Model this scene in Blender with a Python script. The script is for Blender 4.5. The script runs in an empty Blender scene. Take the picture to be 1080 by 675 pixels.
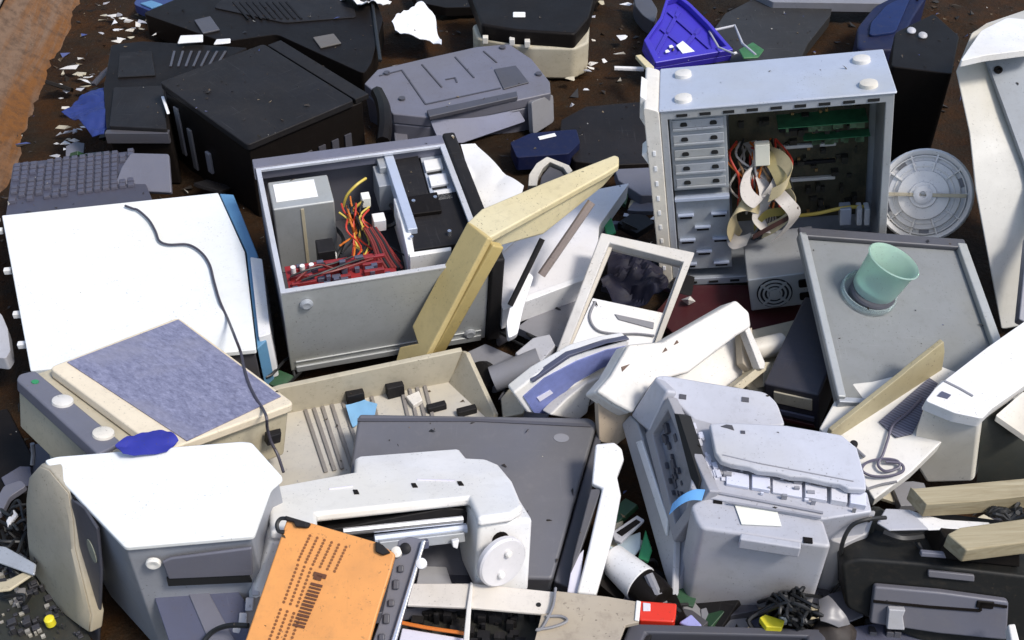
import bpy, bmesh, math, random
from mathutils import Vector as V, Matrix, noise
random.seed(7)
D = bpy.data; SC = bpy.context.scene; COL = SC.collection

# ---------------------------------------------------------------- camera
CAM_H, PITCH, FPX, PW, PH = 1.55, math.radians(40), 1172.0, 1080.0, 675.0
EYE = V((0, 0, CAM_H)); FWD = V((0, math.cos(PITCH), -math.sin(PITCH))); RGT = V((1, 0, 0)); UPV = RGT.cross(FWD)
cam = D.objects.new('camera', D.cameras.new('camera')); COL.objects.link(cam); SC.camera = cam
cam.location = EYE; cam.rotation_euler = (math.pi / 2 - PITCH, 0, 0)
cam.data.sensor_width = 36; cam.data.lens = 36 * FPX / PW; cam.data.clip_start = .05; cam.data.clip_end = 500

def ray(x, y): return FWD + RGT * ((x - PW / 2) / FPX) - UPV * ((y - PH / 2) / FPX)
def at(x, y, z):
    d = ray(x, y); return EYE + d * ((z - CAM_H) / d.z)

class Frame:
    def __init__(s, o, u, w):
        s.o = V(o); s.w = V(w).normalized(); u = V(u); s.u = (u - s.w * u.dot(s.w)).normalized(); s.v = s.w.cross(s.u)
    def W(s, u, v, w=0): return s.o + s.u * u + s.v * v + s.w * w
    def L(s, p): d = p - s.o; return V((d.dot(s.u), d.dot(s.v), d.dot(s.w)))
    def l(s, x, y, w=0):                       # where a line of sight meets the local plane at height w
        d = ray(x, y); t = (s.w.dot(s.o - EYE) + w) / d.dot(s.w); q = s.L(EYE + d * t); return (q.x, q.y)
    def onv(s, x, y, v=0):
        d = ray(x, y); t = (s.v.dot(s.o - EYE) + v) / d.dot(s.v); q = s.L(EYE + d * t); return (q.x, q.z)
    def O(s, pts, w=0): return [s.l(x, y, w) for x, y in pts]
    def OV(s, pts, v=0): return [s.onv(x, y, v) for x, y in pts]
    def mat(s):
        return Matrix(((s.u.x, s.v.x, s.w.x, s.o.x), (s.u.y, s.v.y, s.w.y, s.o.y), (s.u.z, s.v.z, s.w.z, s.o.z), (0, 0, 0, 1)))
    def sub(s, o, u=(1, 0, 0), w=(0, 0, 1)):
        f = lambda q: s.u * q[0] + s.v * q[1] + s.w * q[2]
        return Frame(s.W(*o), f(u), f(w))
def F3(a, b, c):                               # frame through three points; u runs a->b, c lies on the +v side
    a = at(*a); b = at(*b); c = at(*c); return Frame(a, b - a, (b - a).cross(c - a))
def Fz(p, yaw=0, tx=0, ty=0):
    R = Matrix.Rotation(math.radians(yaw), 3, 'Z') @ Matrix.Rotation(math.radians(tx), 3, 'X') @ Matrix.Rotation(math.radians(ty), 3, 'Y')
    return Frame(at(*p), R @ V((1, 0, 0)), R @ V((0, 0, 1)))

# ---------------------------------------------------------------- mesh building (world space, moved into the thing's space on build)
class MB:
    def __init__(s, F=None): s.b = bmesh.new(); s.F = F
    def face(s, vs):
        try: return s.b.faces.new(vs)
        except ValueError: return None
    def prism(s, pts, w0, w1, F=None, top=None):
        F = F or s.F; n = len(pts); top = top or pts
        lo = [s.b.verts.new(F.W(p[0], p[1], w0)) for p in pts]; hi = [s.b.verts.new(F.W(p[0], p[1], w1)) for p in top]
        s.face(lo[::-1]); s.face(hi)
        for i in range(n): s.face((lo[i], lo[(i + 1) % n], hi[(i + 1) % n], hi[i]))
        return s
    def prismv(s, pts, v0, v1, F=None):        # outline in (u,w), extruded along v
        F = F or s.F; n = len(pts)
        lo = [s.b.verts.new(F.W(p[0], v0, p[1])) for p in pts]; hi = [s.b.verts.new(F.W(p[0], v1, p[1])) for p in pts]
        s.face(lo[::-1]); s.face(hi)
        for i in range(n): s.face((lo[i], lo[(i + 1) % n], hi[(i + 1) % n], hi[i]))
        return s
    def prismu(s, pts, u0, u1, F=None):        # outline in (v,w), extruded along u
        F = F or s.F; n = len(pts)
        lo = [s.b.verts.new(F.W(u0, p[0], p[1])) for p in pts]; hi = [s.b.verts.new(F.W(u1, p[0], p[1])) for p in pts]
        s.face(lo[::-1]); s.face(hi)
        for i in range(n): s.face((lo[i], lo[(i + 1) % n], hi[(i + 1) % n], hi[i]))
        return s
    def ring(s, outer, inner, w0, w1, F=None):
        F = F or s.F; n = len(outer)
        q = [[s.b.verts.new(F.W(p[0], p[1], w)) for p in P] for P in (outer, inner) for w in (w0, w1)]
        for i in range(n):
            j = (i + 1) % n; ol, oh, il, ih = q
            s.face((ol[i], ol[j], oh[j], oh[i])); s.face((il[j], il[i], ih[i], ih[j])); s.face((oh[i], oh[j], ih[j], ih[i])); s.face((ol[j], ol[i], il[i], il[j]))
        return s
    def ringv(s, outer, inner, v0, v1, F=None):
        F = F or s.F; G = Frame(F.o, F.u, -F.v)  # local plane (u, w) extruded along v
        return s.ring([(p[0], p[1]) for p in outer], [(p[0], p[1]) for p in inner], -v0, -v1, G)
    def box(s, u0, u1, v0, v1, w0, w1, F=None):
        return s.prism([(u0, v0), (u1, v0), (u1, v1), (u0, v1)], w0, w1, F)
    def hull(s, pts):
        vs = [s.b.verts.new(p) for p in pts]
        r = bmesh.ops.convex_hull(s.b, input=vs)
        dead = [e for e in r['geom_interior'] + r['geom_unused'] if isinstance(e, bmesh.types.BMVert)]
        for e in dead:
            if e.is_valid: s.b.verts.remove(e)
        return s
    def lathe(s, c, axis, prof, seg=28, closed=True):   # prof: (radius, height) pairs from bottom to top, world-space axis
        c = V(c); a = V(axis).normalized(); x = a.orthogonal().normalized(); y = a.cross(x); rows = []
        for r, h in prof:
            if r < 1e-6: rows.append([s.b.verts.new(c + a * h)])
            else: rows.append([s.b.verts.new(c + a * h + (x * math.cos(t) + y * math.sin(t)) * r) for t in [2 * math.pi * k / seg for k in range(seg)]])
        for A, B in zip(rows, rows[1:]):
            for k in range(seg):
                j = (k + 1) % seg; vs = []
                for q in ([A[0]] if len(A) == 1 else [A[k], A[j]]) + ([B[0]] if len(B) == 1 else [B[j], B[k]]): vs.append(q)
                if len(vs) > 2: s.face(vs)
        if closed:
            if len(rows[0]) > 1: s.face(rows[0][::-1])
            if len(rows[-1]) > 1: s.face(rows[-1])
        return s
    def cyl(s, c, axis, r, h, seg=20, r2=None): return s.lathe(c, axis, [(r, 0), (r if r2 is None else r2, h)], seg)
    def tube(s, pts, r, seg=7, smooth=5):
        P = [V(p) for p in pts]
        if smooth > 1 and len(P) > 2:
            Q = []
            for i in range(len(P) - 1):
                p0, p1, p2, p3 = P[max(i - 1, 0)], P[i], P[i + 1], P[min(i + 2, len(P) - 1)]
                for k in range(smooth):
                    t = k / smooth
                    Q.append(.5 * (2 * p1 + (p2 - p0) * t + (2 * p0 - 5 * p1 + 4 * p2 - p3) * t * t + (3 * p1 - p0 - 3 * p2 + p3) * t ** 3))
            P = Q + [P[-1]]
        rows = []; x = None
        for i, p in enumerate(P):
            d = (P[min(i + 1, len(P) - 1)] - P[max(i - 1, 0)])
            d = d.normalized() if d.length > 1e-9 else V((0, 0, 1))
            x = d.orthogonal() if x is None else x - d * x.dot(d)
            if x.length < 1e-6: x = d.orthogonal()
            x = x.normalized(); y = d.cross(x)
            rows.append([s.b.verts.new(p + (x * math.cos(t) + y * math.sin(t)) * r) for t in [2 * math.pi * k / seg for k in range(seg)]])
        for A, B in zip(rows, rows[1:]):
            for k in range(seg): s.face((A[k], A[(k + 1) % seg], B[(k + 1) % seg], B[k]))
        s.face(rows[0][::-1]); s.face(rows[-1]); return s
    def ribbon(s, pts, wdir, width, th=.0012, smooth=6):
        P = [V(p) for p in pts]; wdir = V(wdir).normalized() * width / 2; Q = []
        for i in range(len(P) - 1):
            p0, p1, p2, p3 = P[max(i - 1, 0)], P[i], P[i + 1], P[min(i + 2, len(P) - 1)]
            for k in range(smooth):
                t = k / smooth
                Q.append(.5 * (2 * p1 + (p2 - p0) * t + (2 * p0 - 5 * p1 + 4 * p2 - p3) * t * t + (3 * p1 - p0 - 3 * p2 + p3) * t ** 3))
        P = Q + [P[-1]]; rows = []
        for i, p in enumerate(P):
            d = P[min(i + 1, len(P) - 1)] - P[max(i - 1, 0)]; n = d.cross(wdir)
            n = n.normalized() * th if n.length > 1e-9 else V((0, 0, th))
            rows.append([s.b.verts.new(q) for q in (p + wdir, p - wdir, p - wdir + n, p + wdir + n)])
        for A, B in zip(rows, rows[1:]):
            for k in range(4): s.face((A[k], A[(k + 1) % 4], B[(k + 1) % 4], B[k]))
        s.face(rows[0][::-1]); s.face(rows[-1]); return s
    def crumple(s, pts, amp, cuts=3, th=.002, F=None, seed=0, freq=14, w=0):
        F = F or s.F; t = bmesh.new()
        f = t.faces.new([t.verts.new(F.W(p[0], p[1], w)) for p in pts])
        bmesh.ops.triangulate(t, faces=[f])
        for _ in range(cuts): bmesh.ops.subdivide_edges(t, edges=t.edges[:], cuts=1, use_grid_fill=True)
        bmesh.ops.triangulate(t, faces=t.faces[:])
        for q in t.verts:
            n = noise.noise(q.co * freq + V((seed * 3.1, seed, 0))) + .6 * abs(noise.noise(q.co * freq * 2.3 + V((seed, 5, 0))))
            q.co += F.w * amp * n + F.u * amp * .3 * noise.noise(q.co * freq * 1.5 + V((0, 0, seed)))
        top = {q: s.b.verts.new(q.co) for q in t.verts}; bot = {q: s.b.verts.new(q.co - F.w * th) for q in t.verts}
        for g in t.faces:
            s.face([top[q] for q in g.verts]); s.face([bot[q] for q in g.verts][::-1])
        for e in t.edges:
            if e.is_boundary: a, b = e.verts; s.face((top[a], top[b], bot[b], bot[a]))
        t.free(); return s
    def mesh(s, name, mat, inv, smooth=True, sharp=35):
        bmesh.ops.recalc_face_normals(s.b, faces=s.b.faces[:])
        s.b.transform(inv); me = D.meshes.new(name); s.b.to_mesh(me); s.b.free()
        if smooth:
            for p in me.polygons: p.use_smooth = True
            me.set_sharp_from_angle(angle=math.radians(sharp))
        me.materials.append(mat); return me

def bevel(o, w):
    if w:
        m = o.modifiers.new('edge', 'BEVEL'); m.width = w; m.segments = 2; m.limit_method = 'ANGLE'; m.angle_limit = math.radians(38); m.harden_normals = True
def tag(o, label, cat, group=None, kind=None):
    if label: o['label'] = label
    if cat: o['category'] = cat
    if group: o['group'] = group
    if kind: o['kind'] = kind

PIECES = {'chip', 'clip', 'component', 'tab', 'latch', 'gear', 'notch', 'contact', 'memory_slot', 'lug', 'peg_hole', 'paper_scrap', 'capacitor', 'stamped_tab', 'slot', 'mechanism', 'bay_hole', 'bay_slot', 'clip_hole', 'broken_tab', 'bracket', 'corner_clip', 'vent', 'vent_hole', 'wire', 'seam'}
class Thing:
    def __init__(s, name, label, cat, F, group=None):
        s.F = F; s.m = F.mat(); s.inv = s.m.inverted(); s.o = D.objects.new(name, None); COL.objects.link(s.o)
        s.o.matrix_world = s.m; s.o.empty_display_size = .02; tag(s.o, label, cat, group)
    def part(s, name, mb, mat, parent=None, label=None, bev=.002, sharp=35):
        if name in PIECES:                      # each loose piece becomes a part of its own
            left = set(mb.b.verts); out = None
            while left:
                v0 = left.pop(); isl = [v0]; st = [v0]
                while st:
                    for e in st.pop().link_edges:
                        for q in e.verts:
                            if q in left: left.discard(q); isl.append(q); st.append(q)
                m2 = MB(mb.F); mp = {q: m2.b.verts.new(q.co) for q in isl}
                for f in {f for q in isl for f in q.link_faces}: m2.face([mp[q] for q in f.verts])
                out = D.objects.new(name, m2.mesh(name, mat, s.inv, sharp=sharp)); COL.objects.link(out); out.parent = parent or s.o
                if label: out['label'] = label
                bevel(out, bev)
            mb.b.free(); return out
        o = D.objects.new(name, mb.mesh(name, mat, s.inv, sharp=sharp)); COL.objects.link(o); o.parent = parent or s.o
        if label: o['label'] = label
        bevel(o, bev); return o
    def mb(s): return MB(s.F)
def solo(name, label, cat, mb, mat, F=None, bev=.002, group=None, kind=None, sharp=35):
    F = F or mb.F
    if F is None:
        c = sum((q.co for q in mb.b.verts), V()) / len(mb.b.verts); c.z = min(q.co.z for q in mb.b.verts); F = Frame(c, (1, 0, 0), (0, 0, 1))
    m = F.mat(); o = D.objects.new(name, mb.mesh(name, mat, m.inverted(), sharp=sharp)); COL.objects.link(o); o.matrix_world = m
    tag(o, label, cat, group, kind); bevel(o, bev); return o

def fil(pts, r, n=4):                          # round the corners of an outline
    out = []; N = len(pts)
    for i in range(N):
        rr = r[i] if isinstance(r, (list, tuple)) else r
        p = V(pts[i][:2]); a = V(pts[i - 1][:2]); b = V(pts[(i + 1) % N][:2])
        if rr <= 0: out.append((p.x, p.y)); continue
        da = (a - p); db = (b - p); d = min(rr, da.length * .45, db.length * .45); A = p + da.normalized() * d; B = p + db.normalized() * d
        for k in range(n + 1):
            t = k / n; q = A * (1 - t) ** 2 + p * 2 * t * (1 - t) + B * t * t; out.append((q.x, q.y))
    return out
def ell(c, a, b, n=24, rot=0):
    return [(c[0] + a * math.cos(t) * math.cos(rot) - b * math.sin(t) * math.sin(rot), c[1] + a * math.cos(t) * math.sin(rot) + b * math.sin(t) * math.cos(rot)) for t in [2 * math.pi * k / n for k in range(n)]]

# ---------------------------------------------------------------- materials
def mat_base(name):
    m = D.materials.new(name); m.use_nodes = True; nt = m.node_tree; b = nt.nodes['Principled BSDF']; return m, nt, b
def N(nt, t, **k):
    n = nt.nodes.new(t)
    for a, v in k.items(): setattr(n, a, v)
    return n
def noise_node(nt, co, scale, detail=6, rough=.6, dist=0):
    n = N(nt, 'ShaderNodeTexNoise'); n.inputs['Scale'].default_value = scale; n.inputs['Detail'].default_value = detail
    n.inputs['Roughness'].default_value = rough; n.inputs['Distortion'].default_value = dist; nt.links.new(co, n.inputs['Vector']); return n.outputs['Fac']
def ramp(nt, f, a, b, c0=(0, 0, 0, 1), c1=(1, 1, 1, 1)):
    r = N(nt, 'ShaderNodeValToRGB'); r.color_ramp.elements[0].position = a; r.color_ramp.elements[1].position = b
    r.color_ramp.elements[0].color = c0; r.color_ramp.elements[1].color = c1; nt.links.new(f, r.inputs['Fac']); return r.outputs['Color']
def mix(nt, fac, a, b, mode='MIX'):
    x = N(nt, 'ShaderNodeMix', data_type='RGBA', blend_type=mode)
    for s, v in ((x.inputs[0], fac), (x.inputs[6], a), (x.inputs[7], b)):
        if isinstance(v, bpy.types.NodeSocket): nt.links.new(v, s)
        else: s.default_value = v if isinstance(v, (int, float)) else (*v[:3], 1)
    return x.outputs[2]
DIRT = (.10, .075, .05)
def plastic(name, col, rough=.45, dirt=.35, metal=0, bump=.06, vary=.12, scale=9, dirtcol=DIRT, spec=.5, scratch=0):
    m, nt, b = mat_base(name); co = N(nt, 'ShaderNodeTexCoord').outputs['Object']
    info = N(nt, 'ShaderNodeObjectInfo'); ad = N(nt, 'ShaderNodeVectorMath', operation='ADD'); mu = N(nt, 'ShaderNodeMath', operation='MULTIPLY'); mu.inputs[1].default_value = 20
    nt.links.new(info.outputs['Random'], mu.inputs[0]); nt.links.new(co, ad.inputs[0]); nt.links.new(mu.outputs[0], ad.inputs[1]); co = ad.outputs[0]
    n1 = noise_node(nt, co, scale, 8, .62); n2 = noise_node(nt, co, scale * 7, 6, .7); n3 = noise_node(nt, co, scale * .45, 5, .6, .6)
    def scaled(f, k): q = N(nt, 'ShaderNodeMath', operation='MULTIPLY'); q.inputs[1].default_value = k; nt.links.new(f, q.inputs[0]); return q.outputs[0]
    c = mix(nt, ramp(nt, n1, .3, .75), tuple(x * (1 + vary * .5) for x in col), tuple(x * (1 - vary) for x in col))
    n5 = noise_node(nt, co, scale * .3, 4, .55, .3)                     # patches that have yellowed or faded with age
    c = mix(nt, scaled(ramp(nt, n5, .46, .62), .55), c, (min(1, col[0] * .97), col[1] * .91, col[2] * .76))
    c = mix(nt, scaled(mix(nt, .5, ramp(nt, n3, .5, .74), ramp(nt, n2, .52, .72)), dirt), c, dirtcol)
    n6 = noise_node(nt, co, scale * 26, 2, .5); n7 = noise_node(nt, co, scale * 1.3, 3, .5)
    sp_ = mix(nt, 1.0, ramp(nt, n6, .66, .70), ramp(nt, n7, .42, .62), 'MULTIPLY')   # specks, gathered in places
    c = mix(nt, scaled(sp_, min(.75, .25 + dirt)), c, tuple(x * .6 for x in dirtcol))
    for rot, sc in (((.2, .1, .6), (3, 90, 40)), ((.5, .3, -.8), (90, 4, 30))):
        mp = N(nt, 'ShaderNodeMapping'); mp.inputs['Scale'].default_value = sc; mp.inputs['Rotation'].default_value = rot; nt.links.new(co, mp.inputs[0])
        s = noise_node(nt, mp.outputs[0], 3, 3, .6); k = max(scratch, .10)
        c = mix(nt, scaled(mix(nt, 1.0, ramp(nt, s, .64, .70), ramp(nt, n7, .40, .58), 'MULTIPLY'), k), c, tuple(min(1, x * 1.7 + .06) for x in col) if sum(col) < .9 else tuple(x * .55 for x in col))
    nt.links.new(c, b.inputs['Base Color']); b.inputs['Metallic'].default_value = metal; b.inputs['Specular IOR Level'].default_value = spec
    rr = N(nt, 'ShaderNodeMapRange'); rr.inputs['To Min'].default_value = max(.05, rough - .12); rr.inputs['To Max'].default_value = min(1, rough + .2); nt.links.new(n1, rr.inputs['Value']); nt.links.new(rr.outputs[0], b.inputs['Roughness'])
    if bump:
        bp = N(nt, 'ShaderNodeBump'); bp.inputs['Strength'].default_value = bump; bp.inputs['Distance'].default_value = .004; nt.links.new(mix(nt, .5, n2, n1), bp.inputs['Height']); nt.links.new(bp.outputs[0], b.inputs['Normal'])
    return m
def flat(name, col, rough=.5, metal=0):
    m, nt, b = mat_base(name); b.inputs['Base Color'].default_value = (*col, 1); b.inputs['Roughness'].default_value = rough; b.inputs['Metallic'].default_value = metal; return m
M = dict(
 white=plastic('white_plastic', (.76, .75, .74), .4, .2),
 white2=plastic('off_white_plastic', (.68, .65, .60), .45, .32),
 enamel=plastic('white_enamelled_steel', (.78, .79, .77), .4, .12, vary=.05),
 lilac_white=plastic('lilac_white_plastic', (.66, .64, .72), .42, .15),
 ivory=plastic('ivory_plastic', (.72, .62, .46), .45, .25),
 cream=plastic('yellowed_cream_plastic', (.64, .56, .35), .42, .4),
 beige=plastic('beige_plastic', (.42, .36, .22), .5, .35),
 beige2=plastic('grimy_beige_plastic', (.48, .43, .32), .5, .4),
 dusty=plastic('dusty_tray_plastic', (.50, .47, .41), .55, .5, dirtcol=(.25, .24, .26)),
 lgrey=plastic('light_grey_plastic', (.44, .44, .47), .42, .2),
 mfp=plastic('lavender_grey_plastic', (.43, .43, .465), .4, .28),
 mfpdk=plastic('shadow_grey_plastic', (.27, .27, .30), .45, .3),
 grey=plastic('mid_grey_plastic', (.22, .22, .24), .45, .25),
 slate=plastic('slate_grey_plastic', (.135, .135, .165), .42, .3, dirtcol=(.2, .18, .16)),
 slate2=plastic('dark_slate_plastic', (.07, .07, .085), .42, .3),
 monitor=plastic('charcoal_monitor_plastic', (.115, .115, .13), .42, .3, dirtcol=(.22, .2, .2)),
 black=plastic('black_plastic', (.009, .007, .006), .45, .3, dirtcol=(.03, .022, .016), scratch=.1, spec=.14),
 black2=plastic('dusty_black_plastic', (.016, .015, .016), .5, .45, dirtcol=(.045, .038, .032), scratch=.3, spec=.16),
 steel=plastic('galvanised_steel', (.42, .43, .42), .42, .22, metal=.35, vary=.15, scratch=.2),
 steel2=plastic('pressed_steel_sheet', (.40, .42, .45), .45, .2, metal=.3, vary=.2, scratch=.15),
 bluesteel=plastic('pale_blue_steel', (.50, .55, .66), .4, .1, metal=.3),
 chrome=plastic('bright_steel', (.75, .75, .77), .25, .1, metal=.9),
 blue=plastic('blue_plastic', (.10, .24, .40), .4, .2),
 ultra=plastic('ultramarine_plastic', (.05, .035, .42), .35, .12, dirtcol=(.02, .02, .1)),
 navy=plastic('navy_plastic', (.008, .012, .05), .45, .3, spec=.25),
 navygrey=plastic('navy_grey_plastic', (.08, .085, .13), .42, .3),
 orange=plastic('orange_plastic', (.67, .285, .075), .45, .3, vary=.14),
 red=plastic('red_plastic', (.70, .04, .02), .35, .1),
 yellow=plastic('yellow_plastic', (.78, .66, .03), .4, .1),
 green=plastic('green_plastic', (.03, .25, .10), .4, .1),
 pcb=plastic('green_circuit_board', (.025, .075, .035), .4, .5, vary=.5, scale=30, dirtcol=(.06, .05, .035)),
 pcbdk=plastic('dark_circuit_board', (.06, .055, .03), .5, .6, vary=.7, scale=30, dirtcol=(.2, .13, .07)),
 pcbred=plastic('red_circuit_board', (.28, .018, .02), .4, .3, vary=.3, scale=20),
 tanribbon=plastic('tan_ribbon_cable', (.46, .38, .22), .5, .3), ribbon=plastic('grey_ribbon_cable', (.50, .46, .42), .5, .2),
 maroon=plastic('maroon_panel', (.05, .008, .010), .4, .3),
 paper=plastic('crumpled_paper', (.80, .80, .80), .8, .15, bump=.2),
 maroon_wire=flat('maroon_wire', (.16, .02, .015)), wire_r=flat('red_wire', (.50, .04, .02)), wire_o=flat('orange_wire', (.60, .16, .02)), wire_y=flat('yellow_wire', (.6, .45, .08)), wire_k=flat('black_wire', (.012, .012, .012)),
 hole=flat('dark_opening', (.006, .006, .006), .8), label=plastic('paper_label', (.80, .79, .70), .6, .08), sky=plastic('sky_blue_plastic', (.14, .38, .72), .4, .1),
)
FIT = {    # corner, u axis, up axis and size of the box-shaped machines
    'silver_case': ([-0.4436, 1.6456, 0.0342], [0.9602, 0.27865, -0.01937], [0.05546, -0.12223, 0.99095], [0.4037, 0.3969, 0.2241]),
    'open_tower': ([0.3631, 1.9488, 0.0128], [0.98126, -0.11287, 0.15618], [-0.15179, 0.04654, 0.98732], [0.4476, 0.1857, 0.438]),
    'psu': ([0.5113, 1.8296, 0.0393], [0.96867, -0.08646, 0.23283], [-0.22895, 0.05252, 0.97202], [0.1357, 0.1365, 0.083]),
    'black_box': ([-0.8843, 2.5296, -0.0269], [0.69235, -0.72078, -0.03361], [0.02575, -0.02187, 0.99943], [0.3797, 0.3357, 0.2336]),
    'scanner': ([-0.8002, 1.3874, 0.2194], [0.76898, -0.63909, -0.01527], [0.17979, 0.19329, 0.96453], [0.318, 0.2673, 0.0596]),
    'dark_box': ([0.4918, 1.5326, 0.0157], [0.8696, -0.46896, 0.15449], [-0.18093, -0.01154, 0.98343], [0.1056, 0.2627, 0.0954]),

    'grey_panel': ([0.5844, 1.433, 0.1597], [0.99376, 0.02774, -0.10805], [0.11134, -0.18681, 0.97607], [0.3433, 0.3861, 0.03]),
    'white_printer': ([-0.3715, 1.0006, 0.1161], [0.96003, 0.2387, -0.14619], [0.04531, 0.38286, 0.92269], [0.4087, 0.1877, 0.147]),
    'grey_printer': ([-0.3117, 2.6008, -0.0418], [0.9669, 0.25515, 0.0], [0.01421, -0.05387, 0.99845], [0.4255, 0.2409, 0.1308]),
}
def FF(k): f = FIT[k]; return Frame(f[0], f[1], f[2]), f[3]

# ================================================================ setting: soil and the rusty wall
def soil():
    m, nt, b = mat_base('dark_wet_soil'); co = N(nt, 'ShaderNodeTexCoord').outputs['Object']
    n1 = noise_node(nt, co, 2.2, 8, .65); n2 = noise_node(nt, co, 14, 8, .7); n3 = noise_node(nt, co, 90, 4, .7)
    c = mix(nt, ramp(nt, n1, .35, .68), (.010, .006, .003), (.055, .022, .005)); c = mix(nt, ramp(nt, n2, .4, .7), c, (.022, .016, .010)); c = mix(nt, ramp(nt, n3, .64, .82), c, (.09, .065, .035))
    nt.links.new(c, b.inputs['Base Color']); b.inputs['Specular IOR Level'].default_value = .12; rr = N(nt, 'ShaderNodeMapRange'); rr.inputs['To Min'].default_value = .55; rr.inputs['To Max'].default_value = .95; nt.links.new(n2, rr.inputs['Value']); nt.links.new(rr.outputs[0], b.inputs['Roughness'])
    bp = N(nt, 'ShaderNodeBump'); bp.inputs['Strength'].default_value = .7; bp.inputs['Distance'].default_value = .02; nt.links.new(mix(nt, .5, n2, n3), bp.inputs['Height']); nt.links.new(bp.outputs[0], b.inputs['Normal']); return m
bm = bmesh.new(); n = 170; g = []
for j in range(n + 1):
    row = []
    for i in range(n + 1):
        s, t = i / n * 2 - 1, j / n * 2 - 1; x = 2.4 * s + 26 * s ** 9; y = 2.2 + 2.4 * t + 26 * t ** 9
        z = .022 * noise.noise(V((x * 3, y * 3, 0))) + .012 * noise.noise(V((x * 11, y * 11, 3))) + .006 * noise.noise(V((x * 30, y * 30, 7))) - .015
        row.append(bm.verts.new((x, y, z)))
    g.append(row)
for j in range(n):
    for i in range(n): bm.faces.new((g[j][i], g[j][i + 1], g[j + 1][i + 1], g[j + 1][i]))
me = D.meshes.new('ground'); bm.to_mesh(me); bm.free()
for p in me.polygons: p.use_smooth = True
me.materials.append(soil()); o = D.objects.new('ground', me); COL.objects.link(o); o['kind'] = 'structure'

def rust():
    m, nt, b = mat_base('rusted_steel_wall'); co = N(nt, 'ShaderNodeTexCoord').outputs['Object']
    mp = N(nt, 'ShaderNodeMapping'); mp.inputs['Scale'].default_value = (.8, 9, 9); nt.links.new(co, mp.inputs[0])
    n1 = noise_node(nt, mp.outputs[0], 1.6, 8, .65, .5); n2 = noise_node(nt, co, 26, 7, .7)
    c = mix(nt, ramp(nt, n1, .42, .56), (.16, .058, .006), (.16, .095, .055)); c = mix(nt, ramp(nt, n2, .45, .75), c, (.05, .025, .010))
    nt.links.new(c, b.inputs['Base Color']); b.inputs['Roughness'].default_value = .8
    bp = N(nt, 'ShaderNodeBump'); bp.inputs['Strength'].default_value = .5; bp.inputs['Distance'].default_value = .01; nt.links.new(n2, bp.inputs['Height']); nt.links.new(bp.outputs[0], b.inputs['Normal']); return m
a, b_ = at(22, 190, 0), at(96, -6, 0); d = (b_ - a).normalized(); side = V((-d.y, d.x, 0))
WF = Frame(a - d * .5 + V((0, 0, -.05)), d, (side * .8 + V((0, 0, .6))) .cross(d) * -1)
if WF.w.z < 0: WF = Frame(WF.o, WF.u, -WF.w)
T = Thing('rusty_wall', 'rust stained sloping steel wall at the edge of the heap', 'wall', WF)
mb = T.mb(); sg = 1 if WF.v.z > 0 else -1
edge = [(x * .09, .012 * math.sin(x * 1.7) + .02 * noise.noise(V((x * .6, 0, 1)))) for x in range(34)]
mb.prism(edge + [(x, sg * .25 + .01 * noise.noise(V((x * 4, 2, 2)))) for x in (3, 2.2, 1.4, .7, 0)], -.03, 0); T.part('wall_plate', mb, rust(), bev=.004)
mb = T.mb(); mb.box(0, 3, *sorted((sg * .252, sg * .50)), -.05, .02); T.part('wall_rim', mb, plastic('chalky_grey_rim', (.33, .30, .25), .8, .6, dirtcol=(.25, .11, .03), scale=5), bev=.01)

# ================================================================ far clutter
def slab(name, label, cat, pts, z, th, mat, rad=.006, tilt=(0, 0), yaw=0, bev=.003, group=None):
    x = sum(p[0] for p in pts) / len(pts); y = sum(p[1] for p in pts) / len(pts); F = Fz((x, y, z), yaw, *tilt)
    mb = MB(F); mb.prism(fil(F.O(pts), rad) if rad else F.O(pts), -th, 0)
    return solo(name, label, cat, mb, mat, bev=bev, group=group)

def line2(mb, F, pts, w, r=.003):
    for a, b in zip(pts, pts[1:]):
        p, q = V(F.l(*a, w)), V(F.l(*b, w)); d = (q - p).normalized(); nrm = V((-d.y, d.x)) * r
        mb.prism([tuple(p - nrm), tuple(q - nrm), tuple(q + nrm), tuple(p + nrm)], w - .001, w + .0015, F)
# black flat casing at the back
T = Thing('black_casing', 'wide flat black casing lying behind the black computer box at the top', 'casing', Fz((290, 25, .07)))
F = T.F; mb = T.mb(); mb.prism(fil(F.O([(150, 14), (215, -14), (392, -14), (404, 20), (392, 66), (384, 78), (292, 36), (235, 44)]), .02), -.07, 0); T.part('body', mb, M['black'])
mb = T.mb(); mb.prism(fil(F.O([(225, 8), (240, -6), (370, -4), (376, 18), (300, 24)], .003), .015), 0, .004); T.part('panel', mb, M['black2'])
mb = T.mb()
for k in range(9): line2(mb, F, [(246 + k * 7, 2), (262 + k * 7, 20)], .005, .003)
T.part('grille', mb, M['black'], bev=0)
mb = T.mb(); mb.prism(F.O([(330, 40), (352, 36), (360, 46), (338, 51)], .002), 0, .005); T.part('sticker', mb, plastic('faded_sticker', (.12, .11, .10), .6, .6))
mb = T.mb(); mb.prism(F.O([(205, 22), (222, 18), (232, 32), (214, 36)], .002), 0, .006); T.part('cover_plate', mb, M['slate2'])
mb = T.mb(); mb.tube([F.W(*F.l(395 + k * 3, 20 + k * 22, .005), .005) for k in range(-1, 3)], .006); T.part('cable', mb, M['wire_k'])

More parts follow.
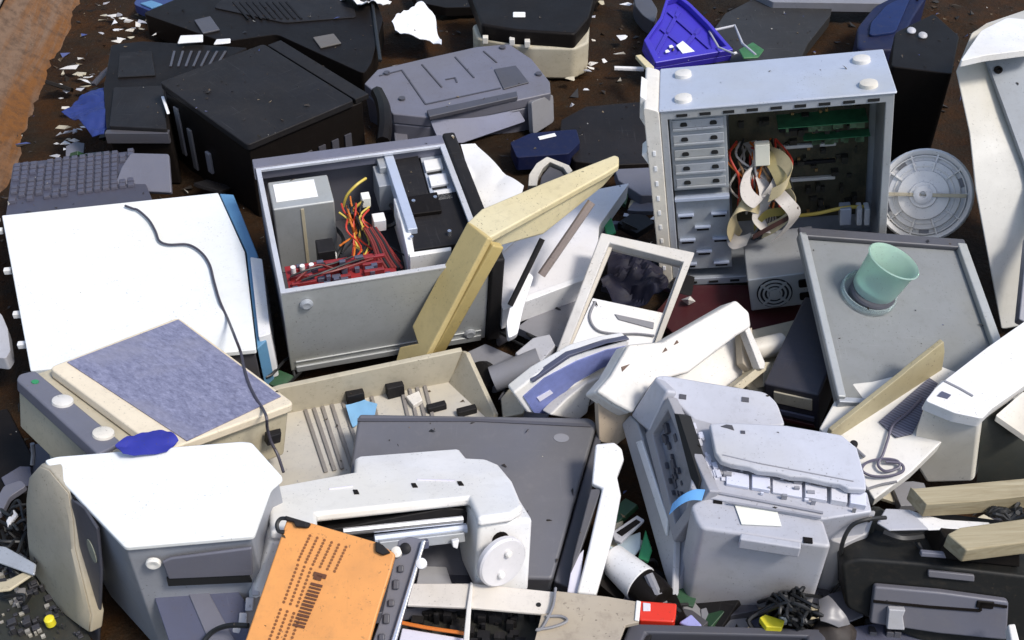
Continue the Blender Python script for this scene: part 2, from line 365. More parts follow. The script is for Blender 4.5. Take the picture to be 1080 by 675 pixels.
# black computer box
F, dm = FF('black_box'); T = Thing('black_computer_case', 'large black computer case with a scuffed flat top beside the silver case', 'computer case', F)
u, v, w = dm
mb = T.mb(); mb.prism([(0, 0), (u, 0), (u, v), (0, v)], 0, w - .012); T.part('body', mb, M['black'], bev=.004)
mb = T.mb(); mb.prism(fil([(-.006, -.006), (u + .006, -.006), (u + .006, v - .03), (-.006, v - .03)], .012), w - .012, w + .006); T.part('top_panel', mb, M['black2'], bev=.003)
mb = T.mb(); mb.box(0, u, v - .022, v + .02, w - .012, w + .002); T.part('rear_rail', mb, M['black2'])
mb = T.mb()
for k in range(7): mb.box(u + .001, u + .005, .03 + k * .04, .05 + k * .04, .06, .15)
T.part('vent', mb, M['slate2'], bev=0)
mb = T.mb(); mb.box(.04, .06, -.006, 0, .05, .19); mb.box(.09, .11, -.006, 0, .03, .15); mb.box(.17, .19, -.008, 0, .06, .12); T.part('bracket', mb, M['grey'])
# black machine to its left
T = Thing('black_printer', 'low black printer with open flap between blue bag and black case', 'printer', Fz((150, 90, .14)))
F = T.F; mb = T.mb(); mb.prism(fil(F.O([(117, 47), (150, 43), (262, 50), (232, 66), (174, 90), (180, 140), (112, 136), (109, 92)]), .012), -.15, 0); T.part('body', mb, M['black'], bev=.005)
mb = T.mb(); mb.prism(fil(F.O([(120, 92), (172, 90), (176, 136), (115, 133)], .012), .006), 0, .012); T.part('lid', mb, M['black2'])
mb = T.mb()
for k in range(7): line2(mb, F, [(184 + k * 9, 54), (180 + k * 8, 70)], .001, .003)
T.part('grille', mb, M['slate2'], bev=0)
mb = T.mb(); mb.prism(F.O([(126, 56), (160, 54), (164, 80), (124, 82)], .002), 0, .004); T.part('paper_support', mb, M['black2'])
mb = T.mb(); mb.box(*F.l(112, 138)[:1], F.l(178, 140)[0], F.l(112, 140)[1] - .006, F.l(112, 137)[1] - .001, -.028, .002); T.part('front_rail', mb, M['slate2'])
mb = T.mb(); G = F3((170, 103, .165), (176, 121, .165), (174, 103, .165)); mb.box(0, (at(176, 121, .165) - at(170, 103, .165)).length, 0, .008, 0, .004, G); T.part('paper_strip', mb, M['paper'])
slab('grey_flap', 'blue grey plastic flap lying between keyboard and black printer', 'flap', [(138, 161), (178, 162), (181, 203), (119, 200), (128, 176)], .15, .012, M['slate'], tilt=(25, 0))
mb = MB(Fz((92, 118, .12))); mb.crumple(mb.F.O([(64, 117), (84, 103), (115, 90), (120, 120), (112, 145), (98, 146), (84, 130)]), .02, 4, F=mb.F, seed=3)
solo('blue_bag', 'crumpled dark blue plastic bag near the rusty wall', 'bag', mb, M['navy' ] if False else plastic('blue_bag_film', (.022, .04, .17), .55, .2, spec=.2), bev=0)

# upside-down grey printer
F, dm = FF('grey_printer'); T = Thing('grey_inkjet_printer', 'slate grey inkjet printer lying upside down beyond the silver case', 'printer', F)
top = [(414, 120), (400, 101), (384, 88), (398, 73), (445, 62), (503, 49), (537, 46), (561, 62), (580, 86), (581, 98), (516, 112), (452, 124)]
H_ = dm[2]; P = F.O(top, H_)
mb = T.mb(); c = (sum(p[0] for p in P) / len(P), sum(p[1] for p in P) / len(P)); low = [(c[0] + (p[0] - c[0]) * .97, c[1] + (p[1] - c[1]) * .97) for p in P]
mb.prism(low, 0, H_ - .03, top=P); T.part('body', mb, M['slate'], bev=.006)
mb = T.mb(); mb.prism(P, H_ - .03, H_); T.part('base_plate', mb, plastic('slate_base_plate', (.15, .15, .185), .45, .3), bev=.004)
mb = T.mb()
for L_ in ([(400, 80), (424, 74), (449, 110)], [(449, 110), (528, 93)], [(445, 68), (466, 92)], [(480, 60), (500, 82)], [(510, 54), (524, 66)], [(470, 84), (480, 82), (482, 87)]): line2(mb, F, L_, H_ + .001, .002)
T.part('seam', mb, M['slate2'], bev=0)
mb = T.mb(); mb.prism(F.O([(521, 74), (544, 70), (558, 88), (531, 95)], H_), H_, H_ + .004); T.part('hatch', mb, M['slate2'])
for x, y in ((408, 78), (424, 105), (530, 51), (568, 79)):
    mb = T.mb(); mb.cyl(F.W(*F.l(x, y, H_), H_), F.w, .009, .006, 12); T.part('foot', mb, M['slate2'], bev=0)
mb = T.mb(); mb.prism(F.O([(450, 118), (545, 98), (546, 104), (453, 125)], H_ + .006), H_, H_ + .012); T.part('front_rail', mb, M['slate2'])
G = F3((453, 127, .075), (540, 108, .075), (487, 152, .0)); mb = MB(G); mb.prism(fil(G.O([(453, 127), (541, 107), (554, 128), (487, 151), (462, 148)]), .006), -.004, .012); T.part('paper_tray', mb, plastic('lilac_tray', (.27, .28, .37), .4, .15))
G = F3((557, 112, .07), (582, 100, .07), (560, 140, 0)); mb = MB(G); mb.prism(fil(G.O([(558, 107), (581, 99), (582, 128), (560, 142)]), .01), -.01, .008); T.part('end_cap', mb, M['grey'])
mb = T.mb(); mb.prism(F.O([(414, 124), (427, 120), (432, 160), (418, 160)], .08), 0, .07); T.part('bracket', mb, M['slate'])
mb = MB(F3((395, 100, .1), (412, 104, .1), (400, 90, .1))); mb.tube([at(398, 98, .13), at(404, 112, .15), at(406, 132, .15), at(404, 150, .14)], .018, 8); solo('black_hose', 'short thick black hose standing against the slate grey printer', 'hose', mb, M['black'], bev=0)

# white paper, black printer on beige base, far bits
mb = MB(Fz((440, 30, .05))); mb.crumple(mb.F.O([(413, 35), (430, 18), (444, 6), (457, 20), (462, 34), (465, 50), (452, 44), (430, 46), (417, 42)]), .045, 3, F=mb.F, seed=5, freq=7, w=.02)
solo('crumpled_paper', 'crumpled white paper sheet lying on brown soil above the slate printer', 'paper', mb, M['paper'], bev=0, sharp=20)
mb = MB(Fz((378, 4, .08))); mb.crumple(mb.F.O([(352, -8), (400, -8), (412, 4), (404, 8), (390, 3), (386, 12), (366, 6)]), .04, 3, F=mb.F, seed=8); solo('torn_paper', 'torn white paper scrap on top of the flat black casing at the top edge', 'paper', mb, M['paper'], bev=0)
T = Thing('broken_printer', 'black printer sitting in a cream lower shell at the top', 'printer', Fz((560, 30, .09)))
F = T.F; mb = T.mb(); mb.prism(fil(F.O([(498, 26), (510, 22), (600, 18), (622, 24), (621, 44), (606, 51), (560, 50), (503, 40)]), .012), -.10, 0); T.part('lower_shell', mb, M['beige2'], bev=.008)
mb = T.mb(); mb.prism(fil(F.O([(492, -8), (508, 34), (545, 40), (606, 44), (621, 26), (630, -8)], .02), .012), -.005, .045); T.part('upper_shell', mb, M['black'], bev=.008)
mb = T.mb(); mb.box(F.l(541, 14, .05)[0], F.l(554, 14, .05)[0], F.l(545, 17, .05)[1], F.l(545, 12, .05)[1], .045, .049); T.part('label', mb, M['paper'])
mb = T.mb()
for x, y in ((512, 40), (540, 42), (556, 44)): p = F.l(x, y, .01); mb.box(p[0] - .008, p[0] + .008, p[1] - .02, p[1], .0, .02)
T.part('clip', mb, M['white2'])
slab('black_bin_lid', 'flat black lid in the top edge above the broken printer', 'lid', [(430, -14), (640, -14), (628, 2), (560, 6), (470, 8), (440, 2)], .03, .03, M['black'])

# blue tray
T = Thing('blue_tray', 'bright ultramarine plastic tray with a white label behind the open tower', 'tray', F3((684, 70, .06), (770, 58, .06), (704, 3, .12)))
F = T.F; ol = [(678, 48), (695, 24), (702, 2), (714, -1), (727, 9), (748, 30), (772, 58), (690, 72)]
P = F.O(ol); c = V((sum(p[0] for p in P) / 8, sum(p[1] for p in P) / 8)); inn = [tuple(V(p) + (c - V(p)) * .14) for p in P]
mb = T.mb(); mb.prism(P, -.02, 0); T.part('floor', mb, M['ultra'])
mb = T.mb(); mb.ring(P, inn, 0, .02); T.part('rim', mb, M['ultra'], bev=.003)
mb = T.mb()
for a, b in (((705, 12), (750, 52)), ((697, 30), (735, 60)), ((716, 12), (690, 60)), ((738, 30), (712, 62))): line2(mb, F, [a, b], .004, .006)
T.part('rib', mb, M['ultra'], bev=.002)
mb = T.mb(); mb.prism(F.O([(713, 48), (720, 43), (735, 56), (726, 64)], .008), .006, .009); T.part('label', mb, M['paper'])
mb = T.mb()
for x, y in ((695, 62), (704, 54), (708, 49), (776, 56)): p = F.l(x, y, .008); mb.prism([(p[0] - .008, p[1] - .006), (p[0] + .007, p[1] - .004), (p[0] + .004, p[1] + .007), (p[0] - .006, p[1] + .005)], .006, .009)
T.part('paper_scrap', mb, M['paper'])
mb = MB(Fz((770, 40, .09))); F = mb.F; mb.tube([F.W(*F.l(*p)) for p in ((748, 33), (775, 27), (783, 46), (797, 58))], .004, smooth=1); mb.tube([F.W(*F.l(*p)) for p in ((748, 33), (758, 50), (775, 57))], .003, smooth=1)
solo('clear_rod_frame', 'thin pale wire frame beside the blue tray', 'frame', mb, M['lgrey'], bev=0)
slab('green_circuit_board', 'small green circuit board behind the top edge of the open tower', 'circuit board', [(779, 52), (794, 44), (806, 52), (800, 60), (784, 61)], .09, .006, plastic('bright_pcb', (.04, .16, .05), .4, .3, vary=.5, scale=30), rad=0)
slab('charcoal_board', 'large dusty charcoal board lying flat behind the open tower', 'panel', [(742, 46), (765, 14), (800, -4), (880, -6), (876, 16), (852, 46), (842, 68), (770, 72), (752, 66)], .04, .04, plastic('dusty_charcoal', (.03, .03, .032), .55, .5, dirtcol=(.06, .055, .048), scratch=.4, spec=.2))
slab('pale_plank', 'pale board lying along the top edge of the picture', 'board', [(815, 2), (950, 4), (966, -10), (790, -10)], .06, .03, M['grey'])
slab('grey_lump', 'rounded grey plastic lump left of the blue tray at the top', 'plastic piece', [(668, -6), (684, -6), (694, 10), (690, 24), (678, 16), (670, 6)], .05, .05, M['slate2'], rad=.02)
T = Thing('blue_drum', 'dark blue rounded drum beside the black tower case at the top', 'drum', Fz((930, 26, .12)))
F = T.F; mb = T.mb(); mb.prism(fil(F.O([(904, 52), (904, 28), (922, 6), (950, -8), (980, -8), (962, 20), (948, 52)]), .03), -.14, 0); T.part('body', mb, plastic('dark_blue_drum', (.007, .012, .05), .5, .3, spec=.2), bev=.012)
mb = T.mb(); mb.prism(fil(F.O([(916, 40), (918, 26), (934, 8), (962, -6), (956, 8), (944, 36)]), .02), 0, .008); T.part('lid', mb, plastic('blue_drum_lid', (.010, .022, .09), .5, .3, spec=.2), bev=.004)
T = Thing('black_tower_case', 'black glossy tower case standing right of the open tower', 'computer case', F3((938, 145, .0), (1002, 140, .0), (940, 120, .0)))
F = T.F; mb = T.mb(); z = F.L(at(950, 60, .30)).z
F2 = Fz((960, 60, .30)); mb.prism(fil(F2.O([(940, 70), (944, 34), (985, 14), (1012, 38), (1004, 78)]), .012), -.31, 0, F2); T.part('body', mb, M['black'], bev=.006)
for x, y, zz in ((961, 33, .302), (973, 38, .302)):
    mb = MB(); p = at(x, y, zz); mb.lathe(p, (0, -.4, 1), [(.011, 0), (.011, .004), (.007, .007), (0, .008)], 14); T.part('knob', mb, M['lgrey'], bev=0)
mb = MB(F2); p = F2.W(*F2.l(942, 70), 0); mb.lathe(at(975, 128, .09) + V((0, -.002, 0)), (0, -1, .2), [(.015, -.05), (.015, .006), (.009, .012), (0, .014)], 14); T.part('lock', mb, M['steel2'], bev=0)
slab('dark_sheet', 'flat blackish sheet on the soil between slate printer and open tower', 'panel', [(592, 126), (618, 112), (690, 106), (694, 172), (640, 174), (606, 170), (590, 148)], .03, .03, plastic('soiled_black_panel', (.012, .010, .010), .45, .5, dirtcol=(.035, .025, .018), scratch=.3, spec=.2))
T = Thing('navy_strip', 'narrow navy plastic strip with white sticker below the slate printer', 'plastic strip', Fz((575, 150, .05)))
F = T.F; mb = T.mb(); mb.prism(fil(F.O([(538, 150), (560, 140), (608, 136), (612, 150), (600, 162), (545, 166)]), .008), -.04, 0); T.part('body', mb, M['navy'])
mb = T.mb(); mb.prism(F.O([(567, 145), (585, 141), (587, 144), (569, 148)]), 0, .003); T.part('sticker', mb, M['paper'])
slab('slate_strip', 'slate blue plastic strip leaning left of the open tower', 'plastic strip', [(648, 178), (690, 176), (698, 206), (676, 206), (652, 190)], .05, .03, M['slate'])
mb = MB(); mb.tube([at(648, 72, .02), at(679, 73, .02)], .007, smooth=1); solo('white_stick', 'thin white stick lying on brown soil left of the blue tray', 'stick', mb, M['white'], bev=0)
slab('yellow_stick', 'short yellowed plastic stick at the corner of the open tower', 'stick', [(670, 58), (676, 57), (690, 70), (690, 76), (684, 74)], .10, .012, M['cream'], rad=0)
T = Thing('navy_blue_cap', 'dark blue plastic lid in the soil at the top left', 'lid', Fz((155, 5, .04))); F = T.F; mb = T.mb(); mb.prism(fil(F.O([(140, 4), (150, -8), (190, -8), (184, 6), (160, 12)]), .02), -.03, 0); T.part('lid', mb, plastic('lid_blue', (.03, .05, .16), .4, .3)); mb = T.mb(); mb.prism(F.O([(148, 5), (160, 2), (172, 6), (160, 10)]), 0, .006); T.part('scrap', mb, M['blue'])
# ================================================================ open silver case
F, (u, v, w) = FF('silver_case'); T = Thing('silver_computer_case', 'open silver computer case with coloured wires inside, in front of the black case', 'computer case', F)
def sb(name, mat, *a, **k): mb = T.mb(); mb.box(*a); return T.part(name, mb, mat, **k)
t = .004
sb('front_panel', M['steel'], 0, u, 0, t, 0, w, label='dusty bare metal panel facing the camera'); 
sb('back_panel', M['slate'], 0, u, v - t, v, 0, w); sb('left_panel', M['slate'], 0, t, t, v - t, 0, w); sb('floor_panel', M['slate2'], t, u - t, t, v - t, .004, .03)
mb = T.mb(); mb.ring([(0, 0), (u, 0), (u, v), (0, v)], [(.010, .010), (u - .012, .010), (u - .012, v - .032), (.010, v - .032)], w - .006, w + .001); T.part('rim', mb, plastic('worn_rim', (.55, .56, .60), .4, .25, metal=.2, vary=.2), bev=.001)
mb = T.mb(); mb.box(-.004, u, v - .026, v + .004, w - .03, w + .003); T.part('top_panel', mb, plastic('lilac_steel', (.17, .17, .215), .4, .2, metal=.2))
mb = T.mb(); mb.prismu([(-.008, -.004), (v + .008, -.004), (v + .008, w + .005), (-.008, w + .005)], u + .001, u + .03); bz = T.part('bezel', mb, M['black2'], bev=.006)
mb = T.mb(); mb.box(u + .03, u + .034, .05, v - .03, .05, .09); T.part('drive_cover', mb, M['black'], bz)
for x, y in ((323, 320), (495, 351)):
    q = F.onv(x, y); mb = MB(); mb.lathe(F.W(q[0], -.001, q[1]), -F.v, [(.013, 0), (.013, .004), (.008, .007), (0, .0055)], 18); T.part('foot', mb, M['steel2'], bev=0)
mb = T.mb(); mb.box(.01, u - .01, -.006, 0, .0, .016); mb.box(.01, u - .01, -.004, 0, .026, .030); T.part('fold', mb, M['steel'])
def q3(x, y, w_): p = F.l(x, y, w_); return F.W(p[0], p[1], w_)
# power supply box inside
A = F.l(277, 190, w - .012); B = F.l(340, 184, w - .012); Cc = F.l(345, 209, w - .012)
pu0, pu1, pv0, pv1 = A[0] + .008, B[0] + .01, Cc[1] - .012, A[1] - .008
ps = sb('power_supply', M['steel'], pu0, pu1, pv0, pv1, .03, w - .012, bev=.004)
mb = T.mb(); mb.box(pu0 + .01, pu1 - .03, pv0 + .02, pv1 - .012, w - .012, w - .0105); T.part('sticker', mb, M['paper'], ps)
mb = T.mb(); mb.box(pu0 + .055, pu0 + .062, pv0 - .002, pv0, .05, w - .02); T.part('seam', mb, M['beige2'], ps)
# drive cage
c0 = F.l(408, 168, w - .01); c1 = F.l(470, 158, w - .01)
mb = T.mb(); mb.box(c0[0] - .004, c0[0] + .016, .13, v - .012, w - .045, w - .008); T.part('cage_rail', mb, M['bluesteel'])
mb = T.mb(); mb.box(c0[0] - .03, c0[0] + .004, v - .10, v - .03, w - .1, w - .03); mb.box(c0[0] - .02, c0[0] + .0, v - .06, v - .02, w - .03, w - .014); T.part('drive_bracket', mb, M['steel2'])
mb = T.mb(); mb.prism(F.O([(417, 168), (441, 164), (452, 204), (426, 209)], w - .02), w - .12, w - .02); T.part('black_drive', mb, M['black2'])
mb = T.mb(); mb.prism(F.O([(443, 166), (468, 162), (488, 222), (460, 228)], w - .03), w - .12, w - .03)
cg = T.part('drive_cage', mb, M['bluesteel'])
for k in range(3):
    mb = T.mb(); x, y = 446 + k * 5.5, 169 + k * 16; mb.prism(F.O([(x, y), (x + 19, y - 3), (x + 22, y + 8), (x + 3, y + 11)], w - .022), w - .03, w - .022); T.part('slot_plate', mb, M['white'], cg)
mb = T.mb()
for k in range(3): x, y = 450 + k * 5.5, 180.5 + k * 16; mb.prism(F.O([(x, y), (x + 15, y - 2.4), (x + 16, y + 1), (x + 1, y + 3.6)], w - .028), w - .03, w - .0285)
T.part('slot', mb, M['hole'], cg, bev=0)
d0 = F.l(430, 206, w - .02); d1 = F.l(502, 270, w - .02)
mb = T.mb(); mb.prism(F.O([(426, 210), (485, 201), (503, 254), (435, 264)], w - .022), w - .10, w - .022); dr = T.part('optical_drive', mb, M['black2'])
mb = T.mb(); mb.prism(F.O([(430, 207), (461, 202), (466, 222), (434, 226)], w - .012), w - .022, w - .012); T.part('connector', mb, M['black'], dr)
mb = T.mb(); mb.prism(F.O([(415, 209), (426, 208), (431, 230), (437, 265), (430, 268), (422, 232)], w - .018), w - .1, w - .018); mb.prism(F.O([(431, 266), (476, 260), (476, 264), (432, 271)], w - .02), w - .1, w - .02); T.part('tray_edge', mb, M['white'], dr)
for a, b in ((434, 250), (474, 244), (436, 212), (459, 208)):
    mb = MB(); mb.cyl(F.W(*F.l(a, b, w - .012), w - .0225), F.w, .004, .0125, 10); T.part('screw', mb, M['chrome'], dr, bev=0)
# red board and components at the front
mb = T.mb(); mb.box(.02, u - .17, .018, .135, .155, .161); rb = T.part('red_motherboard', mb, M['pcbred'], bev=0)
rnd = random.Random(4)
mb = T.mb()
for k in range(9): x = .024 + (k % 3) * .068 + rnd.random() * .01; y = .072 + (k // 3) * .02; mb.box(x, x + .05 - rnd.random() * .012, y, y + .007, .161, .168 + rnd.random() * .008)
T.part('memory_slot', mb, plastic('slot_red', (.26, .025, .03), .4, .3, vary=.5), rb, bev=.001)
mb = T.mb()
for k in range(26): x = .025 + rnd.random() * .19; y = .05 + rnd.random() * .07; mb.box(x, x + .008 + rnd.random() * .01, y, y + .008, .161, .168 + rnd.random() * .012)
T.part('chip', mb, M['navygrey'], rb, bev=.001)
mb = MB()
for k in range(3): mb.cyl(F.W(.035 + k * .018, .11, .161), F.w, .005, .02, 10)
T.part('capacitor', mb, M['paper'], rb, bev=0)
mb = MB(); mb.lathe(q3(349, 268, .14), F.w, [(.012, -.03), (.012, .0), (.010, .003), (0, .004)], 16); T.part('round_cap', mb, M['white'], bev=0)
mb = T.mb(); mb.box(.09, .125, .15, .19, .04, .17); T.part('heatsink', mb, M['black2'])
p0 = F.l(395, 190, w - .03); sb('white_connector', M['white'], c0[0] - .012, c0[0] + .012, .175, .20, w - .05, w - .02); sb('pale_connector', M['label'], *(lambda p: (p[0], p[0] + .018, p[1], p[1] + .022))(F.l(382, 212, w - .03)), w - .05, w - .025)
def cable(mat, pts, r=.003):
    mb = MB(); mb.tube([q3(x, y, z) for x, y, z in pts], r, 6); T.part('wire', mb, mat, bev=0)
cable(M['wire_y'], [(362, 218, .15), (366, 206, .18), (376, 195, .2), (386, 188, .2)], .003); cable(M['wire_y'], [(383, 212, .19), (372, 222, .17), (366, 236, .14)]); cable(M['wire_y'], [(380, 225, .18), (381, 240, .16), (376, 262, .13)])
cs = [M['wire_r'], M['wire_o'], M['wire_k'], M['wire_r'], M['wire_y'], M['wire_k']]
for k in range(15):
    x = 372 + rnd.gauss(0, 5); y = 232 + rnd.gauss(0, 6)
    cable(cs[k % 6], [(x + rnd.gauss(0, 5), y - 12, .19), (x, y, .18 + rnd.random() * .02), (x + rnd.gauss(4, 10), y + 18 + rnd.gauss(0, 5), .15), (x + rnd.gauss(8, 20), y + 42 + rnd.gauss(0, 6), .155)], .0021)
for k in range(4): cable([M['wire_k'], M['maroon_wire']][k % 2], [(306 + k * 6, 292 + rnd.gauss(0, 2), .178), (326 + k * 8, 286 + rnd.gauss(0, 3), .186), (350 + k * 8, 282 + rnd.gauss(0, 3), .18), (372 + k * 7, 274 + rnd.gauss(0, 4), .17)], .0022)
for k in range(7): cable([M['maroon_wire'], M['maroon_wire'], M['wire_k']][k % 3], [(384 + k * 2, 240, .18), (392 + k * 2.4, 255, .17), (398 + k * 3, 272, .165), (404 + k * 3.4, 283, .16)], .0032)
cable(M['wire_k'], [(352, 238, .12), (362, 252, .13), (358, 266, .13), (350, 280, .12)], .004); cable(M['wire_k'], [(405, 240, .14), (416, 236, .15), (418, 225, .16), (412, 216, .16)], .005)
mb = T.mb(); p = F.l(400, 232, .17); mb.box(p[0] - .014, p[0] + .012, p[1] - .014, p[1] + .012, .15, .18); T.part('plug', mb, M['white'])

# ================================================================ open beige tower, upside down
F, (u, v, w) = FF('open_tower'); T = Thing('open_tower_case', 'pale steel tower case standing upside down with its side open', 'computer case', F)
tp = plastic('pale_blue_painted_steel', (.47, .51, .60), .4, .12, metal=.15)
mb = T.mb(); mb.box(-.004, u + .004, -.003, v + .003, w - .006, w); T.part('bottom_panel', mb, tp, bev=.003, label='pale blue metal panel with four round feet, on top')
for a, b in ((.045, .035), (.045, .145), (u - .045, .03), (u - .045, .14)):
    mb = MB(); mb.lathe(F.W(a, b, w), F.w, [(.018, 0), (.017, .007), (.012, .009), (0, .008)], 18); T.part('foot', mb, M['white2'], bev=0)
mb = T.mb(); mb.ringv([(-.002, 0), (u, 0), (u, w - .006), (-.002, w - .006)], [(.012, .018), (u - .016, .018), (u - .016, w - .024), (.012, w - .024)], .0, .012); T.part('front_rim', mb, M['steel2'], bev=.002)
mb = T.mb()
for k in range(9): mb.box(.03 + k * .046, .052 + k * .046, -.0015, 0, w - .019, w - .013); mb.box(.03 + k * .046, .05 + k * .046, -.0015, 0, .006, .011)
T.part('slot', mb, M['hole'], bev=0)
mb = T.mb(); mb.box(0, u, v - .006, v, 0, w - .006); T.part('back_panel', mb, M['steel2']); mb = T.mb(); mb.box(0, u, .012, v - .006, 0, .006); T.part('top_panel', mb, M['steel2'])
mb = T.mb(); mb.box(u - .006, u, .012, v - .006, .006, w - .006); T.part('rear_panel', mb, M['steel2'])
mb = T.mb(); mb.prismv(fil([(-.03, .006), (-.003, -.012), (-.003, w - .0), (-.034, w + .012)], .008), -.006, v - .004); bz = T.part('front_bezel', mb, M['white2'], bev=.004)
mb = T.mb()
for k in range(9): mb.box(-.022, -.016, -.0075, -.006, .05 + k * .036, .062 + k * .036)
T.part('clip_hole', mb, M['paper'], bz, bev=.001)
mb = T.mb(); mb.prismv([(-.045, w - .03), (-.034, w - .055), (-.028, w + .01), (-.04, w + .02)], .03, .12); mb.prismv([(-.034, w - .09), (-.046, w - .1), (-.030, w - .13)], .0, .05); T.part('broken_tab', mb, M['white'], bz, label='broken white plastic tabs')
# motherboard, cards, cables
mb = T.mb(); mb.box(.135, u - .02, v - .014, v - .008, .05, w - .03); pb = T.part('motherboard', mb, M['pcbdk'], bev=0)
rnd = random.Random(11); mb = T.mb()
for k in range(90):
    a = .145 + rnd.random() * .26; c = .06 + rnd.random() * .33; s = .004 + rnd.random() * .012; mb.box(a, a + s, v - .016 - rnd.random() * .022, v - .014, c, c + .004 + rnd.random() * .014)
T.part('chip', mb, plastic('dark_chips', (.03, .028, .022), .4, .5, vary=.5), pb, bev=0)
mb = T.mb()
for k in range(30):
    a = .15 + rnd.random() * .25; c = .06 + rnd.random() * .33; mb.box(a, a + .006, v - .02, v - .014, c, c + .006)
T.part('component', mb, plastic('brass_bits', (.34, .2, .07), .4, .3, vary=.5), pb, bev=0)
for k in range(4):
    mb = T.mb(); c = .15 + k * .042; mb.box(.24, .36, v - .024, v - .014, c, c + .008); T.part('socket', mb, M['black2'] if k % 2 else M['white2'], pb)
for a, b, c, dp in ((.29, u - .02, w - .075, .05), (.235, u - .03, w - .125, .06), (.29, u - .02, w - .175, .03)):
    mb = T.mb(); mb.box(a, b, v - dp - .014, v - .014, c, c + .002); cd = T.part('expansion_card', mb, plastic('card_green', (.04, .20, .085), .45, .5, vary=.6, scale=25), bev=0)
    mb = T.mb()
    for k in range(20):
        q = a + .01 + rnd.random() * (b - a - .03); mb.box(q, q + .005 + rnd.random() * .012, v - dp - .012, v - dp + .03, c - .008 - rnd.random() * .006, c)
    T.part('chip', mb, plastic('card_chips', (.10, .17, .09), .4, .4, vary=.8, scale=40), cd, bev=0)
mb = MB(); mb.lathe(F.W(.225, v - .03, w - .04), -F.v, [(.013, 0), (.013, .01), (.006, .012), (0, .01)], 16); T.part('round_cap', mb, M['grey'], bev=0)
# drive bays
mb = T.mb(); mb.box(.014, .128, .016, v - .01, w - .2, w - .028); mb.box(.014, .128, .02, v - .01, .03, w - .215); by = T.part('drive_bay', mb, plastic('bay_steel', (.37, .40, .44), .42, .2, metal=.25, vary=.25, scale=14))
for k in range(5):
    c = w - .058 - k * .034; mb = T.mb(); mb.box(.020, .122, .010, .016, c, c + .006); mb.box(.020, .122, .013, .016, c + .006, c + .024); T.part('bay_ridge', mb, M['steel2'], by, bev=.002)
    mb = T.mb()
    for a in (.035, .094):
        mb.prismv(fil([(a, c + .010), (a + .016, c + .010), (a + .014, c + .019), (a + .002, c + .019)], .004), .0115, .013)
    T.part('bay_hole', mb, M['hole'], by, bev=0)
mb = T.mb()
for k in range(5):
    c = .045 + k * .032
    for a in ((.018, .088) if k % 2 == 0 else (.052,)): mb.box(a, a + .034, .012, .02, c, c + .005)
mb.box(.014, .128, .008, .02, w - .224, w - .216)
T.part('stamped_tab', mb, M['bluesteel'], by, bev=.001)
mb = T.mb()
for k in range(5):
    c = .036 + k * .032
    for a in ((.022, .092) if k % 2 == 0 else (.056,)): mb.box(a, a + .026, .0185, .02, c, c + .006)
T.part('bay_slot', mb, M['hole'], by, bev=0)
def tw(x, y, d): q = F.onv(x, y, d); return F.W(q[0], d, q[1])
def rib(pts, wd, width): mb = MB(); mb.ribbon([tw(*p) for p in pts], F.u * wd[0] + F.v * wd[1] + F.w * wd[2], width); T.part('ribbon_cable', mb, M[rnd.choice(('ribbon', 'ribbon', 'tanribbon'))], bev=0)
rib([(804, 168, .12), (792, 176, .05), (786, 190, .02), (788, 205, .0), (800, 214, .0), (806, 200, .03), (802, 182, .06)], (.6, .7, .2), .034)
rib([(778, 252, .03), (772, 238, .0), (776, 222, -.01), (790, 214, .0), (806, 218, .02)], (.5, .6, .5), .04)
rib([(820, 172, .11), (824, 182, .06), (818, 196, .03), (806, 212, .02), (800, 232, .0), (812, 246, -.01)], (.7, .3, -.3), .032)
rib([(806, 244, .0), (822, 236, -.01), (836, 222, -.01), (832, 208, .01), (818, 200, .04)], (.3, .2, .9), .034)
rib([(800, 160, .1), (822, 166, .05), (834, 182, .02), (826, 198, .0), (812, 206, .0)], (.3, .4, .8), .03); rib([(774, 236, .05), (770, 248, .02), (776, 256, .0), (790, 252, .0)], (.4, .5, .7), .03); rib([(816, 200, .03), (828, 212, -.01), (838, 226, -.015), (830, 240, -.01), (818, 252, -.01)], (.7, .4, .2), .03); rib([(790, 150, .14), (800, 158, .1), (810, 172, .08), (816, 190, .06)], (1, .2, .1), .03)
mb = MB(); mb.ribbon([tw(*p) for p in ((806, 152, .1), (812, 166, .06), (822, 184, .03), (828, 200, .02))], F.u + F.w * .3, .028); T.part('cable_fold', mb, plastic('khaki_cable', (.36, .30, .14), .5, .3), bev=0)
mb = MB(); mb.ribbon([tw(*p) for p in ((795, 240, .0), (808, 226, .0), (826, 222, .0), (838, 214, .01))], F.w, .02); T.part('cable_fold', mb, plastic('olive_cable', (.26, .21, .05), .5, .2), bev=0)
mb = MB(); mb.ribbon([tw(*p) for p in ((794, 250, -.02), (812, 240, -.02), (832, 229, -.015), (842, 220, -.01))], F.w, .012); T.part('cable_edge', mb, plastic('brown_cable', (.06, .025, .02), .5, .2), bev=0)
for k in range(30):
    mb = MB(); a = 776 + rnd.random() * 46; mb.tube([tw(a, 146 + rnd.random() * 10, .13), tw(a + rnd.gauss(4, 8), 160 + rnd.random() * 12, .07), tw(a + rnd.gauss(6, 12), 182 + rnd.random() * 18, .05), tw(a + rnd.gauss(6, 12), 210 + rnd.random() * 20, .08)], .0026, 6)
    T.part('wire', mb, [plastic('tan_wire', (.3, .18, .09), .5, .1), M['wire_o'], M['wire_r'], M['wire_k'], M['ribbon']][k % 5], bev=0)
mb = MB(); mb.tube([tw(838, 228, .1), tw(862, 225, .09), tw(890, 219, .09), tw(912, 218, .1)], .004, 6); T.part('wire', mb, M['wire_y'], bev=0)
mb = T.mb(); p = F.onv(796, 160, .05); mb.box(p[0], p[0] + .03, .04, .06, p[1] - .03, p[1] + .02); T.part('plug', mb, M['label'])
